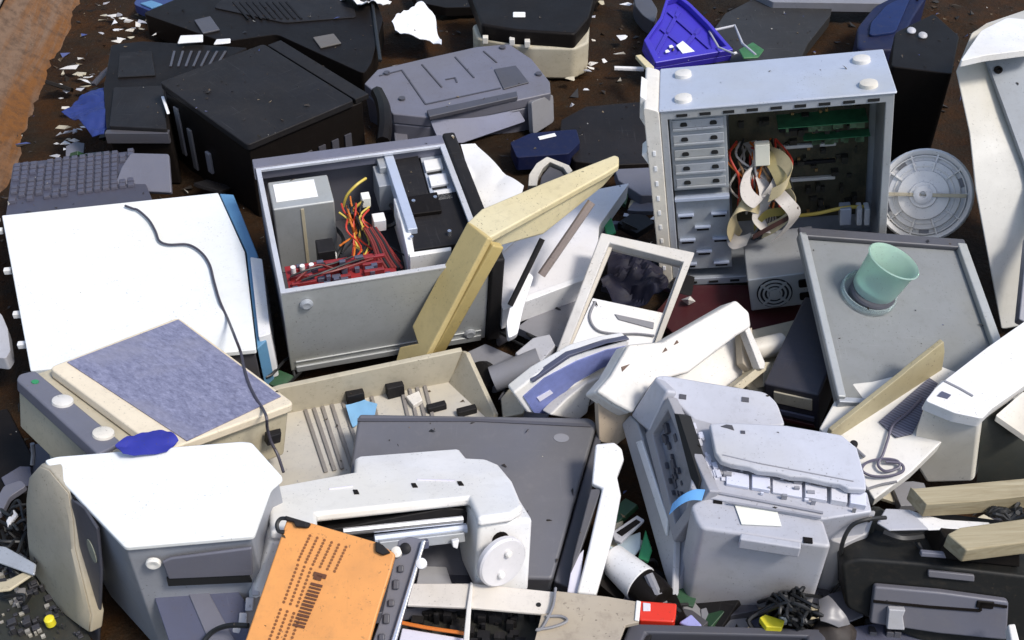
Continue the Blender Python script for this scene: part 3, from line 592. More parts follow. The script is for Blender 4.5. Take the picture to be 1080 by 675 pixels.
for x in (886, 904, 912):
    q = F.onv(x, 226, .08); mb = T.mb(); mb.box(q[0], q[0] + (.024 if x == 886 else .011), .08, .11, q[1] - .03, q[1] + .012); T.part('socket', mb, M['white'] if x > 890 else M['bluesteel'])

# ================================================================ loose power supply
F, (u, v, w) = FF('psu'); v = .17; T = Thing('power_supply', 'grey power supply unit with fan grille hanging below the open tower', 'power supply', F); u = .15
mb = T.mb(); mb.box(0, u, 0, v, 0, w); T.part('case', mb, M['steel2'], bev=.003)
fc = (.052, .041); mb = T.mb(); mb.prismv(ell(fc, .037, .037, 28), -.0015, 0); T.part('fan_opening', mb, M['hole'], bev=0)
mb = T.mb()
for r in (.034, .025, .016): mb.ringv(ell(fc, r, r, 28), ell(fc, r - .004, r - .004, 28), -.004, -.0015)
for a in range(4):
    t = math.pi / 4 + a * math.pi / 2; d = V((math.cos(t), math.sin(t))); n_ = V((-d.y, d.x)) * .0025; c = V(fc)
    mb.prismv([tuple(c + d * .008 - n_), tuple(c + d * .036 - n_), tuple(c + d * .036 + n_), tuple(c + d * .008 + n_)], -.0045, -.0012)
mb.prismv(ell(fc, .011, .011, 18), -.005, -.001); T.part('fan_grille', mb, M['steel'], bev=0)
mb = T.mb(); mb.prismv(fil([(.102, .047), (.128, .047), (.128, .068), (.102, .068)], .005), -.003, 0); T.part('power_socket', mb, M['black']); mb = T.mb(); mb.prismv(fil([(.102, .014), (.128, .014), (.128, .034), (.102, .034)], .005), -.003, 0); T.part('power_socket', mb, M['black'])
mb = MB()
for k in range(5): mb.tube([F.W(.02 + k * .006, v - .02, w), F.W(.03 + k * .005, v - .05, w + .03), F.W(.05 + k * .006, v - .03, w + .05), F.W(.06, v + .0, w + .07)], .0025, 6)
T.part('cable', mb, M['wire_k'], bev=0)

# ================================================================ white fan housing disc
c = at(975, 206, .16); ax = V((-.42, -.74, .52)).normalized(); F = Frame(c, ax.cross(V((0, 0, 1))) * -1, ax)
T = Thing('round_fan_grille', 'round white ribbed plastic wheel leaning between open tower and white casing', 'wheel', F); R_ = .104
mb = MB(); mb.lathe(c, ax, [(R_ - .008, -.012), (R_, -.008), (R_, .012), (R_ - .004, .016), (R_ - .012, .012), (R_ - .014, .004), (.078, .006), (.076, .016), (.056, .018), (.054, .028), (.03, .030), (.028, .036), (0, .036)], 44, closed=False); T.part('dish', mb, M['white'], bev=0, sharp=50)
mb = T.mb()
for r in (.066, .089): mb.ring(ell((0, 0), r, r, 36), ell((0, 0), r - .003, r - .003, 36), .004, .019 if r < .08 else .012)
for k in range(10):
    t = k * math.pi / 5 + .3; d = V((math.cos(t), math.sin(t))); n_ = V((-d.y, d.x)) * .002; mb.prism([tuple(d * .034 - n_), tuple(d * .094 - n_), tuple(d * .094 + n_), tuple(d * .034 + n_)], .0, .0125); mb.prism([tuple(d * .03 - n_), tuple(d * .075 - n_), tuple(d * .075 + n_), tuple(d * .03 + n_)], .0, .0215)
T.part('rib', mb, M['white'], bev=.001)
mb = MB(); mb.lathe(c, ax, [(.02, .034), (.02, .042), (.012, .046), (.008, .046), (.007, .040), (0, .040)], 22); T.part('hub', mb, M['white'], bev=0)
mb = T.mb(); d = V((math.cos(.25), math.sin(.25))); n_ = V((-d.y, d.x)) * .004; mb.prism([tuple(d * -.09 - n_), tuple(d * .09 - n_), tuple(d * .09 + n_), tuple(d * -.09 + n_)], .036, .040); T.part('crossbar', mb, M['beige2'], bev=.001)
mb = T.mb()
for k, s in enumerate((0, 3, 5, 7)):
    t = s * math.pi / 5 + .62; mb.prism([(math.cos(t + a) * r, math.sin(t + a) * r) for a, r in ((-.15, .068), (.15, .068), (.12, .086), (-.12, .086))], .006, .0075)
T.part('vent_hole', mb, M['grey'], bev=0)

# ================================================================ tall white casing at the right edge
z1 = .46
pts = [at(1007, 76, .40), at(1022, 141, .33), at(1027, 200, .25), at(1056, 352, .02)]
back = V((.05, .42, 0)); FR_ = at(1036, 65, .43)
T = Thing('tall_white_casing', 'tall off white machine casing standing at the right edge beside the grey metal sheet', 'casing', Frame(at(1056, 352, .02), (1, 0, 0), (0, 0, 1)))
L = [(1007, 76, .42), (1021, 141, .34), (1027, 200, .26), (1055, 349, .02)]; Rr = [(1036, 65, .43), (1062, 120, .36), (1084, 200, .27), (1078, 345, .02)]
mb = MB(); A = [at(*p) for p in L]; B = [at(*p) for p in Rr]; dpt = V((.10, .30, .0)); C_ = [b + V((.34, -.05, 0)) for b in B]; Dd = [a + V((.30, .26, 0)) for a in A]
tA = at(1030, 45, .46); tB = at(1062, 21, .49)
rows = [[mb.b.verts.new(p) for p in (A[i], B[i], C_[i], Dd[i])] for i in range(4)]
for i in range(3):
    for k in range(4): mb.face((rows[i][k], rows[i][(k + 1) % 4], rows[i + 1][(k + 1) % 4], rows[i + 1][k]))
top = [mb.b.verts.new(p) for p in (A[0] + V((.05, .09, .05)), B[0] + V((.02, .07, .05)), C_[0] + V((0, .1, .05)), Dd[0] + V((0, .02, .04)))]
for k in range(4): mb.face((rows[0][k], rows[0][(k + 1) % 4], top[(k + 1) % 4], top[k]))
mb.face(top); mb.face(rows[3]); T.part('body', mb, plastic('weathered_white_plastic', (.52, .50, .45), .45, .3, dirtcol=(.25, .23, .18)), bev=.006)
G = Frame(B[0] + V((.0, -.004, 0)), V((1, -.15, 0)), (V((1, -.15, 0))).cross(B[2] - B[0]) * 1)
if G.w.y > 0: G = Frame(G.o, G.u, -G.w)
mb = MB(G); mb.prism(fil(G.O([(1038, 64), (1100, 50), (1110, 330), (1079, 176), (1058, 118)]), .01), 0, .012); pn = T.part('metal_panel', mb, plastic('bluish_panel_grey', (.26, .28, .30), .42, .3), bev=.003)
mb = MB(); p = G.W(*G.l(1052.6, 74, .012), .012); mb.lathe(p, G.w, [(.009, -.002), (.009, .003), (.005, .003), (.005, 0), (0, 0)], 16); T.part('screw_hole', mb, M['black'], pn, bev=0)
mb = MB(Frame(top[0].co if top[0].is_valid else A[0], (1, 0, 0), (0, 0, 1))) if False else MB(Fz((1045, 40, .485)))
mb.prism(fil(mb.F.O([(1012, 66), (1034, 34), (1062, 20), (1100, 24), (1100, 52), (1038, 60)]), .01), -.012, .004); T.part('top_cover', mb, M['white'], bev=.006)
mb = MB(G); mb.prism(G.O([(1082, 250), (1096, 240), (1100, 330), (1082, 342), (1073, 338)]), -.02, .008)
T.part('side_strip', mb, M['mfpdk'], bev=.003)

# ================================================================ grey flat panel with cup
F, (u, v, w) = FF('grey_panel'); T = Thing('grey_metal_sheet', 'grey metal lid sheet leaning on the power supply, green cup on it', 'panel', F)
pg = plastic('satin_grey_paint', (.215, .222, .22), .42, .5, dirtcol=(.13, .125, .11), spec=.3)
v2 = F.l(935, 236)[1]; 
mb = T.mb(); mb.prism([(0, 0), (u, 0), (u, v + .03), (0, v + .03)], -.02, 0); T.part('sheet', mb, pg, bev=.003)
mb = T.mb(); mb.box(-.004, .012, 0, v + .02, 0, .012); T.part('side_rim', mb, M['steel'], bev=.003); mb = T.mb(); mb.box(u - .016, u + .004, 0, v + .02, 0, .014); T.part('side_rim', mb, M['steel'], bev=.003)
mb = T.mb(); mb.box(-.004, u + .004, v + .008, v + .034, 0, .012); T.part('rear_rim', mb, plastic('dark_rim', (.07, .07, .08), .4, .3), bev=.004)
mb = T.mb(); mb.box(0, u, -.006, .006, -.022, .004); T.part('front_rim', mb, M['steel2'], bev=.002)
cb = F.l(917, 311); cm = plastic('green_translucent_plastic', (.58, .80, .72), .4, .08)
bs = cm.node_tree.nodes['Principled BSDF']; bs.inputs['Transmission Weight'].default_value = .55; bs.inputs['IOR'].default_value = 1.2; bs.inputs['Roughness'].default_value = .35
for l in list(cm.node_tree.links):
    if l.to_socket == bs.inputs['Roughness']: cm.node_tree.links.remove(l)
ca = F.W(*cb, .002); ax = (F.w + V((.22, .16, 0))).normalized(); CT = Thing('green_cup', 'translucent sea green plastic cup standing on the grey metal sheet', 'cup', Frame(ca, (1, 0, 0), ax))
mb = MB(); mb.lathe(ca, ax, [(.040, .006), (.043, .016), (.048, .080), (.053, .087), (.051, .089), (.045, .082), (.038, .02), (0, .014)], 36, closed=False); CT.part('cup_body', mb, cm, bev=0, sharp=60)
mb = MB(); mb.lathe(ca - F.v * .006, F.w, [(.044, .002), (.044, .014), (.041, .018)], 32); CT.part('dark_base', mb, M['slate2'], bev=0)  # dark solid ring standing in for the shadow under the cup
cl = mat_base('clear_plastic')[0]; b_ = cl.node_tree.nodes['Principled BSDF']; b_.inputs['Base Color'].default_value = (.82, .93, .91, 1); b_.inputs['Transmission Weight'].default_value = .8; b_.inputs['Roughness'].default_value = .2; b_.inputs['IOR'].default_value = 1.2
mb = MB(); mb.lathe(ca - F.w * .001 + F.u * -.004, F.w, [(.054, 0), (.056, .003), (.053, .014), (.051, .014), (.052, .004), (.048, .001)], 32, closed=False); CT.part('clear_saucer', mb, cl, bev=0)


# dark box below the panel
F, (u, v, w) = FF('dark_box'); T = Thing('dark_drive_box', 'narrow black box with a pale front label under the grey metal sheet', 'box', F)
mb = T.mb(); mb.box(0, u, 0, v, 0, w); T.part('body', mb, plastic('ink_grey_plastic', (.035, .036, .05), .42, .35, scratch=.2), bev=.005)
mb = T.mb(); mb.box(.02, u - .012, -.004, 0, .052, .082); T.part('label', mb, M['beige2']); mb = T.mb(); mb.box(.012, u - .008, -.005, 0, .024, .036); T.part('slot', mb, M['navygrey']); mb = T.mb(); mb.box(.012, u - .008, -.005, 0, .006, .016); T.part('red_stripe', mb, M['maroon'])
slab('maroon_board', 'dark maroon board lying under the open tower and power supply', 'board', [(690, 330), (716, 300), (860, 300), (850, 345), (800, 352), (720, 362)], .03, .02, M['maroon'], rad=0)
slab('cream_board', 'cream plastic board between white cover and black box', 'panel', [(782, 350), (842, 336), (832, 372), (800, 420), (780, 400)], .06, .02, M['beige2'], rad=0)
mb = MB(); p = at(782, 372, .085); q = at(826, 362, .085); mb.cyl(p, q - p, .022, (q - p).length, 20); solo('white_roller', 'short white roller lying on the cream board', 'roller', mb, M['white2'], bev=.003)
mb = MB(); mb.hull([at(718, 316, .035), at(728, 312, .05), at(734, 318, .04), at(726, 322, .035), at(726, 316, .06)]); solo('white_chip', 'small pale shard lying on the maroon board', 'shard', mb, M['white2'], bev=.001)
# ================================================================ white case, keyboard, scanner, cable
T = Thing('white_desktop_case', 'large white desktop case lying flat with a blue front edge', 'computer case', F3((32, 390, .15), (270, 368, .15), (2, 227, .175)))
F = T.F; WC = F
mb = T.mb(); mb.prism(F.O([(34, 388), (268, 366), (256, 266), (229, 206), (5, 229)]), -.14, -.008); T.part('chassis', mb, M['slate2'])
mb = T.mb(); mb.prism(fil(F.O([(32, 391), (270, 368.5), (258, 265), (230, 203), (1.7, 227)]), .004), -.012, 0); T.part('cover', mb, M['enamel'], bev=.004)
mb = T.mb(); mb.prism(F.O([(231, 203), (246, 204), (272, 268), (272, 275), (281, 358), (271, 367), (259.5, 265)], -.004), -.13, -.006); fb = T.part('front_frame', mb, M['blue'], bev=.003)
mb = T.mb(); mb.prism(fil(F.O([(264.5, 274), (277, 276), (286, 355), (273.5, 359)], -.002), .004), -.11, .006); T.part('front_cover', mb, M['white'], bev=.004)
mb = T.mb()
for x, y in ((1, 242), (10, 284), (20, 330), (25, 362)): p = F.l(x, y, -.02); mb.box(p[0] - .012, p[0] + .004, p[1] - .006, p[1] + .006, -.03, -.018)
T.part('tab', mb, M['white'])
kf = F3((6, 226, .135), (150, 206, .135), (17, 176, .135)); T = Thing('dark_keyboard', 'dusty dark slate keyboard sticking out behind the white desktop case', 'keyboard', kf)
kk = plastic('keyboard_slate', (.06, .06, .085), .45, .35); kx = T.F.l(150, 200)[0]; ky = T.F.l(17, 174)[1]
mb = T.mb(); mb.prism(fil([(0, -.07), (kx + .03, -.07), (kx - .02, ky - .005), (0, ky + .01)], .01), -.022, 0); T.part('base', mb, kk)
rnd = random.Random(3)
for j in range(9):
    mb = T.mb()
    for i in range(20):
        x = .004 + i * .0185; y = ky - .018 - j * .0192
        if x < kx - .02 and rnd.random() > .05: mb.prism([(x, y), (x + .0165, y), (x + .0165, y + .017), (x, y + .017)], 0, .006 + .002 * rnd.random(), top=[(x + .002, y + .002), (x + .0145, y + .002), (x + .0145, y + .015), (x + .002, y + .015)])
    T.part('key_row', mb, plastic('key_slate', (.075, .075, .105), .45, .5) if j == 0 else D.materials['key_slate'], bev=.001)

F, (u, v, w) = FF('scanner'); SF0 = F; T = Thing('flatbed_scanner', 'ivory flatbed scanner with mottled blue glass and grey button strip', 'scanner', F)
lid = [F.l(51.5, 388, w), F.l(172, 477, w), F.l(311, 426, w), F.l(188, 335, w)]
body = [F.l(17, 402, w - .02), F.l(105, 478, w - .02), F.l(172, 500, w - .02), F.l(308, 434, w - .02), F.l(190, 342, w - .02)]
mb = T.mb(); mb.prism(fil(lid, .012), w - .016, w + .002); T.part('lid_frame', mb, M['ivory'], bev=.004)
gm, nt, b = mat_base('mottled_blue_glass'); co = N(nt, 'ShaderNodeTexCoord').outputs['Object']; mp = N(nt, 'ShaderNodeMapping'); mp.inputs['Scale'].default_value = (1, 1.9, 1); mp.inputs['Rotation'].default_value = (0, 0, -.9); nt.links.new(co, mp.inputs[0])
n1 = noise_node(nt, mp.outputs[0], 70, 6, .72, .3); n2 = noise_node(nt, co, 210, 4, .7); n8 = noise_node(nt, co, 9, 5, .6); c = mix(nt, ramp(nt, n1, .34, .66), (.10, .10, .16), (.30, .30, .41)); c = mix(nt, ramp(nt, n2, .42, .7), c, (.17, .17, .25)); c = mix(nt, ramp(nt, n8, .5, .8), c, (.24, .23, .28)); nt.links.new(c, b.inputs['Base Color']); b.inputs['Roughness'].default_value = .32
mb = T.mb(); mb.prism([F.l(71, 384, w), F.l(197, 467, w), F.l(296, 420, w), F.l(188, 339, w)], w + .0025, w + .0045); T.part('glass', mb, gm, bev=0)
hz = -.055
p0, p1, p2, p3 = [F.l(*q, w - .018) for q in ((17, 404), (106, 478), (330, 440), (200, 350))]
mb = T.mb(); mb.prism(fil([F.l(18, 400, w - .018), F.l(102, 478, w - .018), F.l(160, 482, w - .018), F.l(306, 432, w - .018), F.l(190, 344, w - .018)], .01), hz, w - .018); T.part('base', mb, M['beige2'], label='beige lower body', bev=.004)
mb = T.mb(); mb.prism(fil([F.l(17, 400, w - .01), F.l(20, 394, w - .01), F.l(37, 390, w - .01), F.l(129, 466, w - .01), F.l(104, 479, w - .01)], .008), w - .034, w - .01); cp = T.part('button_strip', mb, M['slate'], bev=.004)
for x, y in ((66, 423), (109, 457)):
    mb = MB(); mb.lathe(F.W(*F.l(x, y, w - .008), w - .011), F.w, [(.0175, 0), (.0165, .005), (.012, .007), (0, .007)], 22); T.part('button', mb, M['white2'], cp, bev=0)
mb = MB(); mb.cyl(F.W(*F.l(37, 402, w - .008), w - .0115), F.w, .006, .003, 12); T.part('indicator', mb, M['green'], cp, bev=0)
mb = T.mb(); p = F.l(288, 457, .0); q = F.onv(284, 456, -.0); mb.prism(F.O([(279, 455), (296, 451), (297, 457), (283, 461)], .02), .0, .02); T.part('hinge', mb, M['black2'])
mb = MB(Frame(SF0.W(0, 0, w + .004), SF0.u, SF0.w)); mb.crumple(mb.F.O([(122, 474), (134, 465), (150, 461), (166, 460), (180, 463), (188, 470), (176, 480), (130, 482)], .0), .014, 3, F=mb.F, seed=4, w=.008); solo('blue_sponge', 'bright blue cloth scrap at the near corner of the scanner', 'cloth', mb, plastic('blue_cloth', (.02, .026, .27), .7, .1), bev=0)
def wz(x, y): q = F3((32, 390, .153), (270, 368, .153), (2, 227, .178)); u_, v_ = q.l(x, y, .003); return q.W(u_, v_, .003)
SF = F
def sz(x, y, h=.006): q = SF.l(x, y, w + h); return SF.W(*q, w + h)
mb = MB(); mb.tube([wz(132, 217)] + [wz(x, y) for x, y in ((140, 220), (146, 222), (157, 232), (164, 244), (168, 254), (178, 258), (198, 258), (212, 266), (221, 279), (226, 298), (232, 318), (240, 336))] + [at(248, 356, .24)] + [sz(x, y) for x, y in ((254, 372), (258, 390), (263, 406), (270, 420), (277, 431))] + [at(281, 440, .262), at(282, 452, .23), at(286, 466, .2), at(293, 480, .18), at(299, 498, .17)], .0026, 8)
solo('black_cable', 'thin black cable trailing over the white desktop case and scanner', 'cable', mb, flat('grey_black_rubber', (.05, .045, .06)), bev=0)

# ================================================================ beige tray
F = F3((310, 505, .05), (524, 448, .05), (305, 428, .05)); T = Thing('beige_paper_tray', 'grimy beige paper tray with ribbed floor between scanner and silver case', 'tray', F)
mb = T.mb(); mb.prism(F.O([(270, 500), (268, 420), (300, 436), (473, 402), (518, 440), (510, 470), (300, 525)]), -.012, 0); T.part('floor', mb, M['dusty'])
BW = F3((296, 437, .05), (474, 403, .05), (293, 411, .115)); mb = MB(BW); mb.prism(BW.O([(262, 446), (266, 420), (295, 410), (488, 370), (474, 405)]), -.012, 0); T.part('back_wall', mb, M['beige2'])
SW = F3((474, 403, .05), (520, 446, .05), (488, 370, .115)); mb = MB(SW); mb.prism(SW.O([(474, 404), (487, 370), (492, 372), (522, 437), (520, 450), (512, 446)]), -.010, .002); T.part('side_wall', mb, M['beige2'])
mb = T.mb()
for x0, x1 in ((322, 345), (331, 354), (340, 362), (350, 372), (362, 384), (376, 396), (392, 410), (424, 440), (432, 449), (440, 458), (448, 466)):
    yb = 432 - (x0 - 322) * .2; line2(mb, F, [(x0, yb), (x1 - 1, yb + 66)], .003, .0035)
T.part('rib', mb, plastic('tray_ribs', (.24, .22, .20), .5, .4), bev=.001)
mb = T.mb()
for x, y in ((374, 417), (416, 409)): p = F.l(x, y, .02); mb.box(p[0] - .016, p[0] + .018, p[1] - .008, p[1] + .012, 0, .028)
for x, y in ((462, 428), (494, 432)): p = F.l(x, y, .01); mb.box(p[0] - .022, p[0] + .016, p[1] - .006, p[1] + .008, 0, .014)
T.part('clip', mb, M['black2'])
mb = T.mb(); mb.crumple(F.O([(364, 427), (384, 420), (398, 424), (395, 436), (380, 440), (372, 446)], .02), .012, 2, F=F, seed=2, w=.014); T.part('blue_scrap', mb, plastic('pale_blue_scrap', (.2, .42, .66), .5, .2), bev=0)
mb = T.mb(); mb.prism(F.O([(428, 420), (442, 414), (446, 424), (436, 430)], .006), 0, .012); T.part('lever', mb, M['white2'])

# ================================================================ yellowed L-shaped lid
F = F3((495, 236, .335), (652, 164, .335), (514, 251, .33)); F = Frame(F.o, F.u, F.w if F.w.z > 0 else -F.w)
T = Thing('cream_bent_lid', 'yellowed cream bent plastic lid resting across the silver case', 'lid', F)
mb = T.mb(); mb.prism(F.O([(493, 234), (508, 220), (572, 193), (648, 163), (653, 165), (653, 174), (640, 182), (575, 218.5), (514, 252)]), -.016, .0); T.part('upper_arm', mb, M['cream'], bev=.004)
mb = T.mb(); mb.prism(F.O([(522, 261), (573, 248), (636, 197), (652, 178), (648, 170), (512, 230)], -.062), -.062, -.017, top=F.O([(515, 254), (576, 220.5), (640, 184), (652.5, 175), (648, 165), (508, 222)], -.017)); T.part('arm_skirt', mb, M['cream'], bev=.005)
G = F3((514, 252, .335), (493, 234, .335), (447, 380, .10)); G = Frame(G.o, G.u, G.w if G.w.y < 0 else -G.w)
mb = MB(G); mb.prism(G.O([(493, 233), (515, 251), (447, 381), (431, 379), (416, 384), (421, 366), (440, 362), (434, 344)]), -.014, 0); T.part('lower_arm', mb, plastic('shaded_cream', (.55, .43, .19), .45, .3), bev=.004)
mb = MB(G); mb.prism(G.O([(516, 253), (521, 259), (454, 378), (447, 382)], -.016), -.045, -.0155); T.part('lower_skirt', mb, plastic('shaded_cream_skirt', (.47, .36, .14), .45, .35), bev=.004)  # lower arm and this skirt have shade mixed into a darker cream
# machine and rods below the lid
T = Thing('lilac_white_panel', 'pale lilac machine cover lying under the cream bent lid', 'cover', F3((525, 322, .11), (628, 290, .11), (520, 262, .13))); F = T.F
mb = T.mb(); mb.prism(fil(F.O([(505, 275), (560, 240), (626, 200), (664, 193), (632, 238), (629, 287), (528, 322)]), .006), -.045, 0); T.part('cover', mb, plastic('bright_lilac_white', (.74, .74, .80), .42, .15), bev=.004)
mb = T.mb(); mb.prism(F.O([(528, 323), (629, 288), (629, 293), (530, 330)], .0), -.05, .008); T.part('edge', mb, M['white'])
for a, b, r, mt in (((572, 252), (538, 322), .006, M['black2']), ((624, 213), (571, 290), .009, plastic('taupe_bar', (.27, .22, .2), .45, .3))):
    z0 = .26 if r < .008 else .28
    mb = MB(); mb.tube([at(*a, z0), at(*b, .15)], r, 8, smooth=1); solo('roller_bar', 'dark thin roller bar under the cream lid' if r < .008 else 'taupe bar leaning under the tip of the cream lid', 'bar', mb, mt, bev=0)
mb = MB(F3((536, 400, .08), (548, 398, .08), (550, 296, .17))); mb.prism(fil(mb.F.O([(556, 286), (563, 291), (552, 325), (546, 352), (536, 357), (534, 340), (541, 310)]), .006), -.02, .0); solo('white_curved_bracket', 'white curved plastic bracket between cream lid and silver case', 'bracket', mb, M['white'], bev=.003)
slab('green_pcb_scrap', 'small green board scrap beside the white bezel top corner', 'circuit board', [(636, 232), (644, 226), (650, 244), (640, 250)], .1, .008, M['green'], rad=0)
mb = MB(Fz((515, 190, .16), 0, 10)); mb.crumple(mb.F.O([(486, 154), (501, 153), (514, 166), (530, 183), (553, 198), (550, 208), (560, 240), (530, 270), (505, 240), (496, 200)]), .016, 4, F=mb.F, seed=9, freq=5); solo('white_torn_cover', 'torn white plastic cover behind the silver case', 'cover', mb, M['white'], bev=0, sharp=25)
T = Thing('white_ring_piece', 'curved pale speaker surround behind the cream lid', 'surround', Fz((578, 180, .10), 0, 35)); F = T.F
mb = T.mb(); ar = [(557, 196), (558, 184), (566, 172), (577, 165), (600, 174), (604, 180)]; ar2 = [(566, 196), (568, 186), (573, 177), (580, 171), (594, 177), (599, 184)]
mb.prism(F.O(ar + ar2[::-1]), -.03, 0); T.part('surround', mb, M['white2']); mb = T.mb(); mb.prism(F.O([(569, 196), (571, 184), (580, 173), (594, 179), (600, 190)]), -.03, -.012); T.part('grille', mb, M['slate2'])

# grey clutter left of the bezel
for nm, lb, cat, pts, z, th, mt in (
    ('grey_block', 'lilac grey plastic block beside the white bezel lower corner', 'plastic block', [(543, 372), (562, 356), (580, 352), (586, 364), (572, 380), (552, 380)], .10, .04, M['lgrey']),
    ('grey_sheet', 'mid grey plastic sheet behind the blue curved panel', 'sheet', [(545, 345), (600, 305), (622, 320), (600, 372), (560, 352)], .06, .02, M['grey']),
    ('dusty_plate', 'dusty grey plate under the lower end of the cream lid', 'plate', [(490, 372), (512, 362), (548, 378), (540, 402), (520, 408)], .05, .02, M['grey']),
    ('grey_offcut', 'small pale grey offcut between beige tray and blue curved panel', 'offcut', [(528, 420), (548, 396), (562, 404), (552, 436), (530, 440)], .05, .012, M['beige2'])):
    slab(nm, lb, cat, pts, z, th, mt, rad=.004)
mb = MB(); p = at(520, 400, .06); q = at(560, 384, .085); mb.lathe(p, q - p, [(.026, 0), (.026, .10), (.018, .10), (.018, .09), (0, .09)], 22); solo('grey_roller', 'fat grey roller drum beside the beige tray corner', 'roller', mb, M['grey'], bev=0)
mb = MB(); p = at(508, 398, .05); mb.lathe(p, (-.5, -.4, .7), [(.03, -.03), (.034, 0), (.03, .012), (0, .014)], 20); solo('rubber_roller', 'black rubber roller at the end of the grey roller', 'wheel', mb, M['black2'], bev=0)

# ================================================================ white bezel frame
F = F3((583, 381, .10), (691, 365, .10), (634, 247, .20)); T = Thing('white_monitor_bezel', 'empty white monitor bezel leaning in the middle of the heap', 'bezel', F)
out = [(582, 383), (690, 383), (733, 272), (731, 262), (634, 246)]
mb = T.mb(); mb.ring(F.O([(582, 383), (686, 388), (733, 266), (634, 245)]), F.O([(594, 380), (683, 382), (721, 276), (643, 256)]), -.022, 0); T.part('frame', mb, plastic('greyed_white_plastic', (.56, .54, .51), .45, .35), bev=.003)
mb = T.mb(); mb.ring(F.O([(594, 380), (684, 382), (721, 276), (643, 257)], -.016), F.O([(598, 377), (681, 379), (718, 279), (646, 261)], -.016), -.03, -.014); T.part('inner_lip', mb, plastic('shaded_ivory', (.52, .49, .45), .45, .3), bev=.002)
mb = T.mb(); mb.prism(F.O([(625, 314), (701, 330), (682, 384), (594, 384)], -.012), -.022, -.012); T.part('lower_plate', mb, M['white'])
mb = MB(); mb.tube([F.W(*F.l(x, y, -.008), -.008) for x, y in ((628, 318), (622, 334), (630, 348), (650, 352), (672, 352), (690, 354))], .0025, 6); T.part('cable', mb, M['grey'], bev=0)
mb = T.mb(); mb.prism(F.O([(648, 331), (690, 340), (689, 347), (652, 337)], -.01), -.012, -.009); T.part('slot', mb, M['grey'])
mb = MB(Fz((665, 300, .04))); mb.crumple(mb.F.O([(628, 312), (646, 280), (672, 272), (700, 290), (702, 326), (660, 330)]), .06, 4, F=mb.F, seed=12, w=.02); solo('dark_bag', 'crumpled blue black plastic bag seen through the white bezel', 'bag', mb, plastic('bag_black', (.012, .013, .03), .55, .3, spec=.2), bev=0)

# ================================================================ blue curved panel
F = F3((545, 430, .12), (655, 395, .12), (542, 412, .16)); T = Thing('blue_striped_panel', 'curved white printer front with a blue band, leaning below the white bezel', 'panel', F)
mb = T.mb(); mb.prism(F.O([(541, 415), (566, 395), (608, 371), (640, 362), (664, 358), (664, 382), (640, 388), (616, 401), (596, 418), (579, 438), (556, 436)]), -.03, 0); T.part('shell', mb, M['white'], bev=.005)
mb = T.mb(); mb.prism(F.O([(552, 418), (574, 399), (608, 381), (640, 369), (661, 365), (660, 378), (634, 388), (606, 404), (590, 419), (578, 436), (563, 435)], .002), .0, .003); bb = T.part('band', mb, plastic('steel_blue_band', (.17, .20, .42), .32, .25, vary=.5, scale=12), bev=0)
mb = T.mb(); mb.prism(F.O([(566, 419), (580, 411), (583, 414), (569, 423)], .003), .003, .005); T.part('badge', mb, M['lilac_white'], bb, bev=0)
mb = T.mb(); mb.prism(F.O([(560, 402), (600, 374.5), (650, 360), (664, 357), (664, 358.8), (640, 363), (602, 377), (563, 404)], .004), -.01, .004); T.part('trim', mb, M['navygrey'])
mb = MB(F3((590, 440, .1), (650, 410, .1), (585, 425, .13))); mb.prism(mb.F.O([(580, 438), (598, 420), (618, 404), (662, 383), (664, 392), (640, 402), (624, 418), (620, 436), (610, 444)]), -.03, 0); solo('white_arched_piece', 'arched white plastic piece directly below the blue striped panel', 'plastic piece', mb, M['white2'], bev=.004)

# ================================================================ white cover with handle
F = F3((640, 418, .20), (784, 330, .20), (664, 364, .24)); T = Thing('white_hinged_cover', 'long rounded white plastic cover with open end bracket, in the middle right', 'cover', F)
out = [(630, 413), (645, 396), (664, 363), (700, 360), (777, 316), (791, 329), (793, 345), (778, 354), (727, 393), (692, 402), (668, 436), (649, 426)]
P = F.O(out); mb = T.mb(); mb.prism(P, -.05, -.012); mb.prism(P, -.012, 0, top=[(p[0] + (0 if k not in (8, 9, 10) else 0), p[1]) for k, p in enumerate(P)]); 
T.part('shell', mb, M['white2'], bev=.012)
mb = T.mb(); mb.prism(F.O([(700, 402), (742, 380), (780, 352), (786, 380), (780, 410), (730, 412)], -.07), -.08, -.07); T.part('inner_floor', mb, M['white'])
for pl, z0, z1, mt in (([(780, 343), (786, 343), (804, 384), (803, 390), (798, 390)], -.03, -.01, M['white2']), ([(768, 409), (800, 384), (804, 386), (803, 392), (778, 412)], -.05, -.02, M['beige2']), ([(796, 384), (804, 384), (804, 409), (797, 410)], -.08, -.03, M['beige2']), ([(778, 352), (790, 346), (792, 372), (788, 392), (780, 384)], -.06, -.04, plastic('bracket_shade', (.5, .44, .36), .45, .3))):
    mb = T.mb(); mb.prism(F.O(pl, (z0 + z1) / 2), z0, z1); T.part('bracket', mb, mt)
G = F3((631, 470, .08), (655, 465, .08), (631, 413, .19)); mb = MB(G); mb.prism(G.O([(630, 412), (650, 427), (664, 424), (668, 438), (660, 462), (650, 470), (632, 466)]), -.02, 0); T.part('end_cheek', mb, plastic('tan_shell', (.50, .40, .29), .45, .3))
mb = T.mb()
for x, y in ((700, 369), (712, 361)): p = F.l(x, y); mb.prism([(p[0] - .006, p[1] - .003), (p[0] + .006, p[1] - .004), (p[0] + .005, p[1] + .002)], -.001, .002)
p = F.l(657, 386); mb.prism(F.O([(655, 387), (664, 384), (656, 392)]), -.001, .002); T.part('notch', mb, plastic('brown_notch', (.12, .07, .05), .6, .1), bev=0)

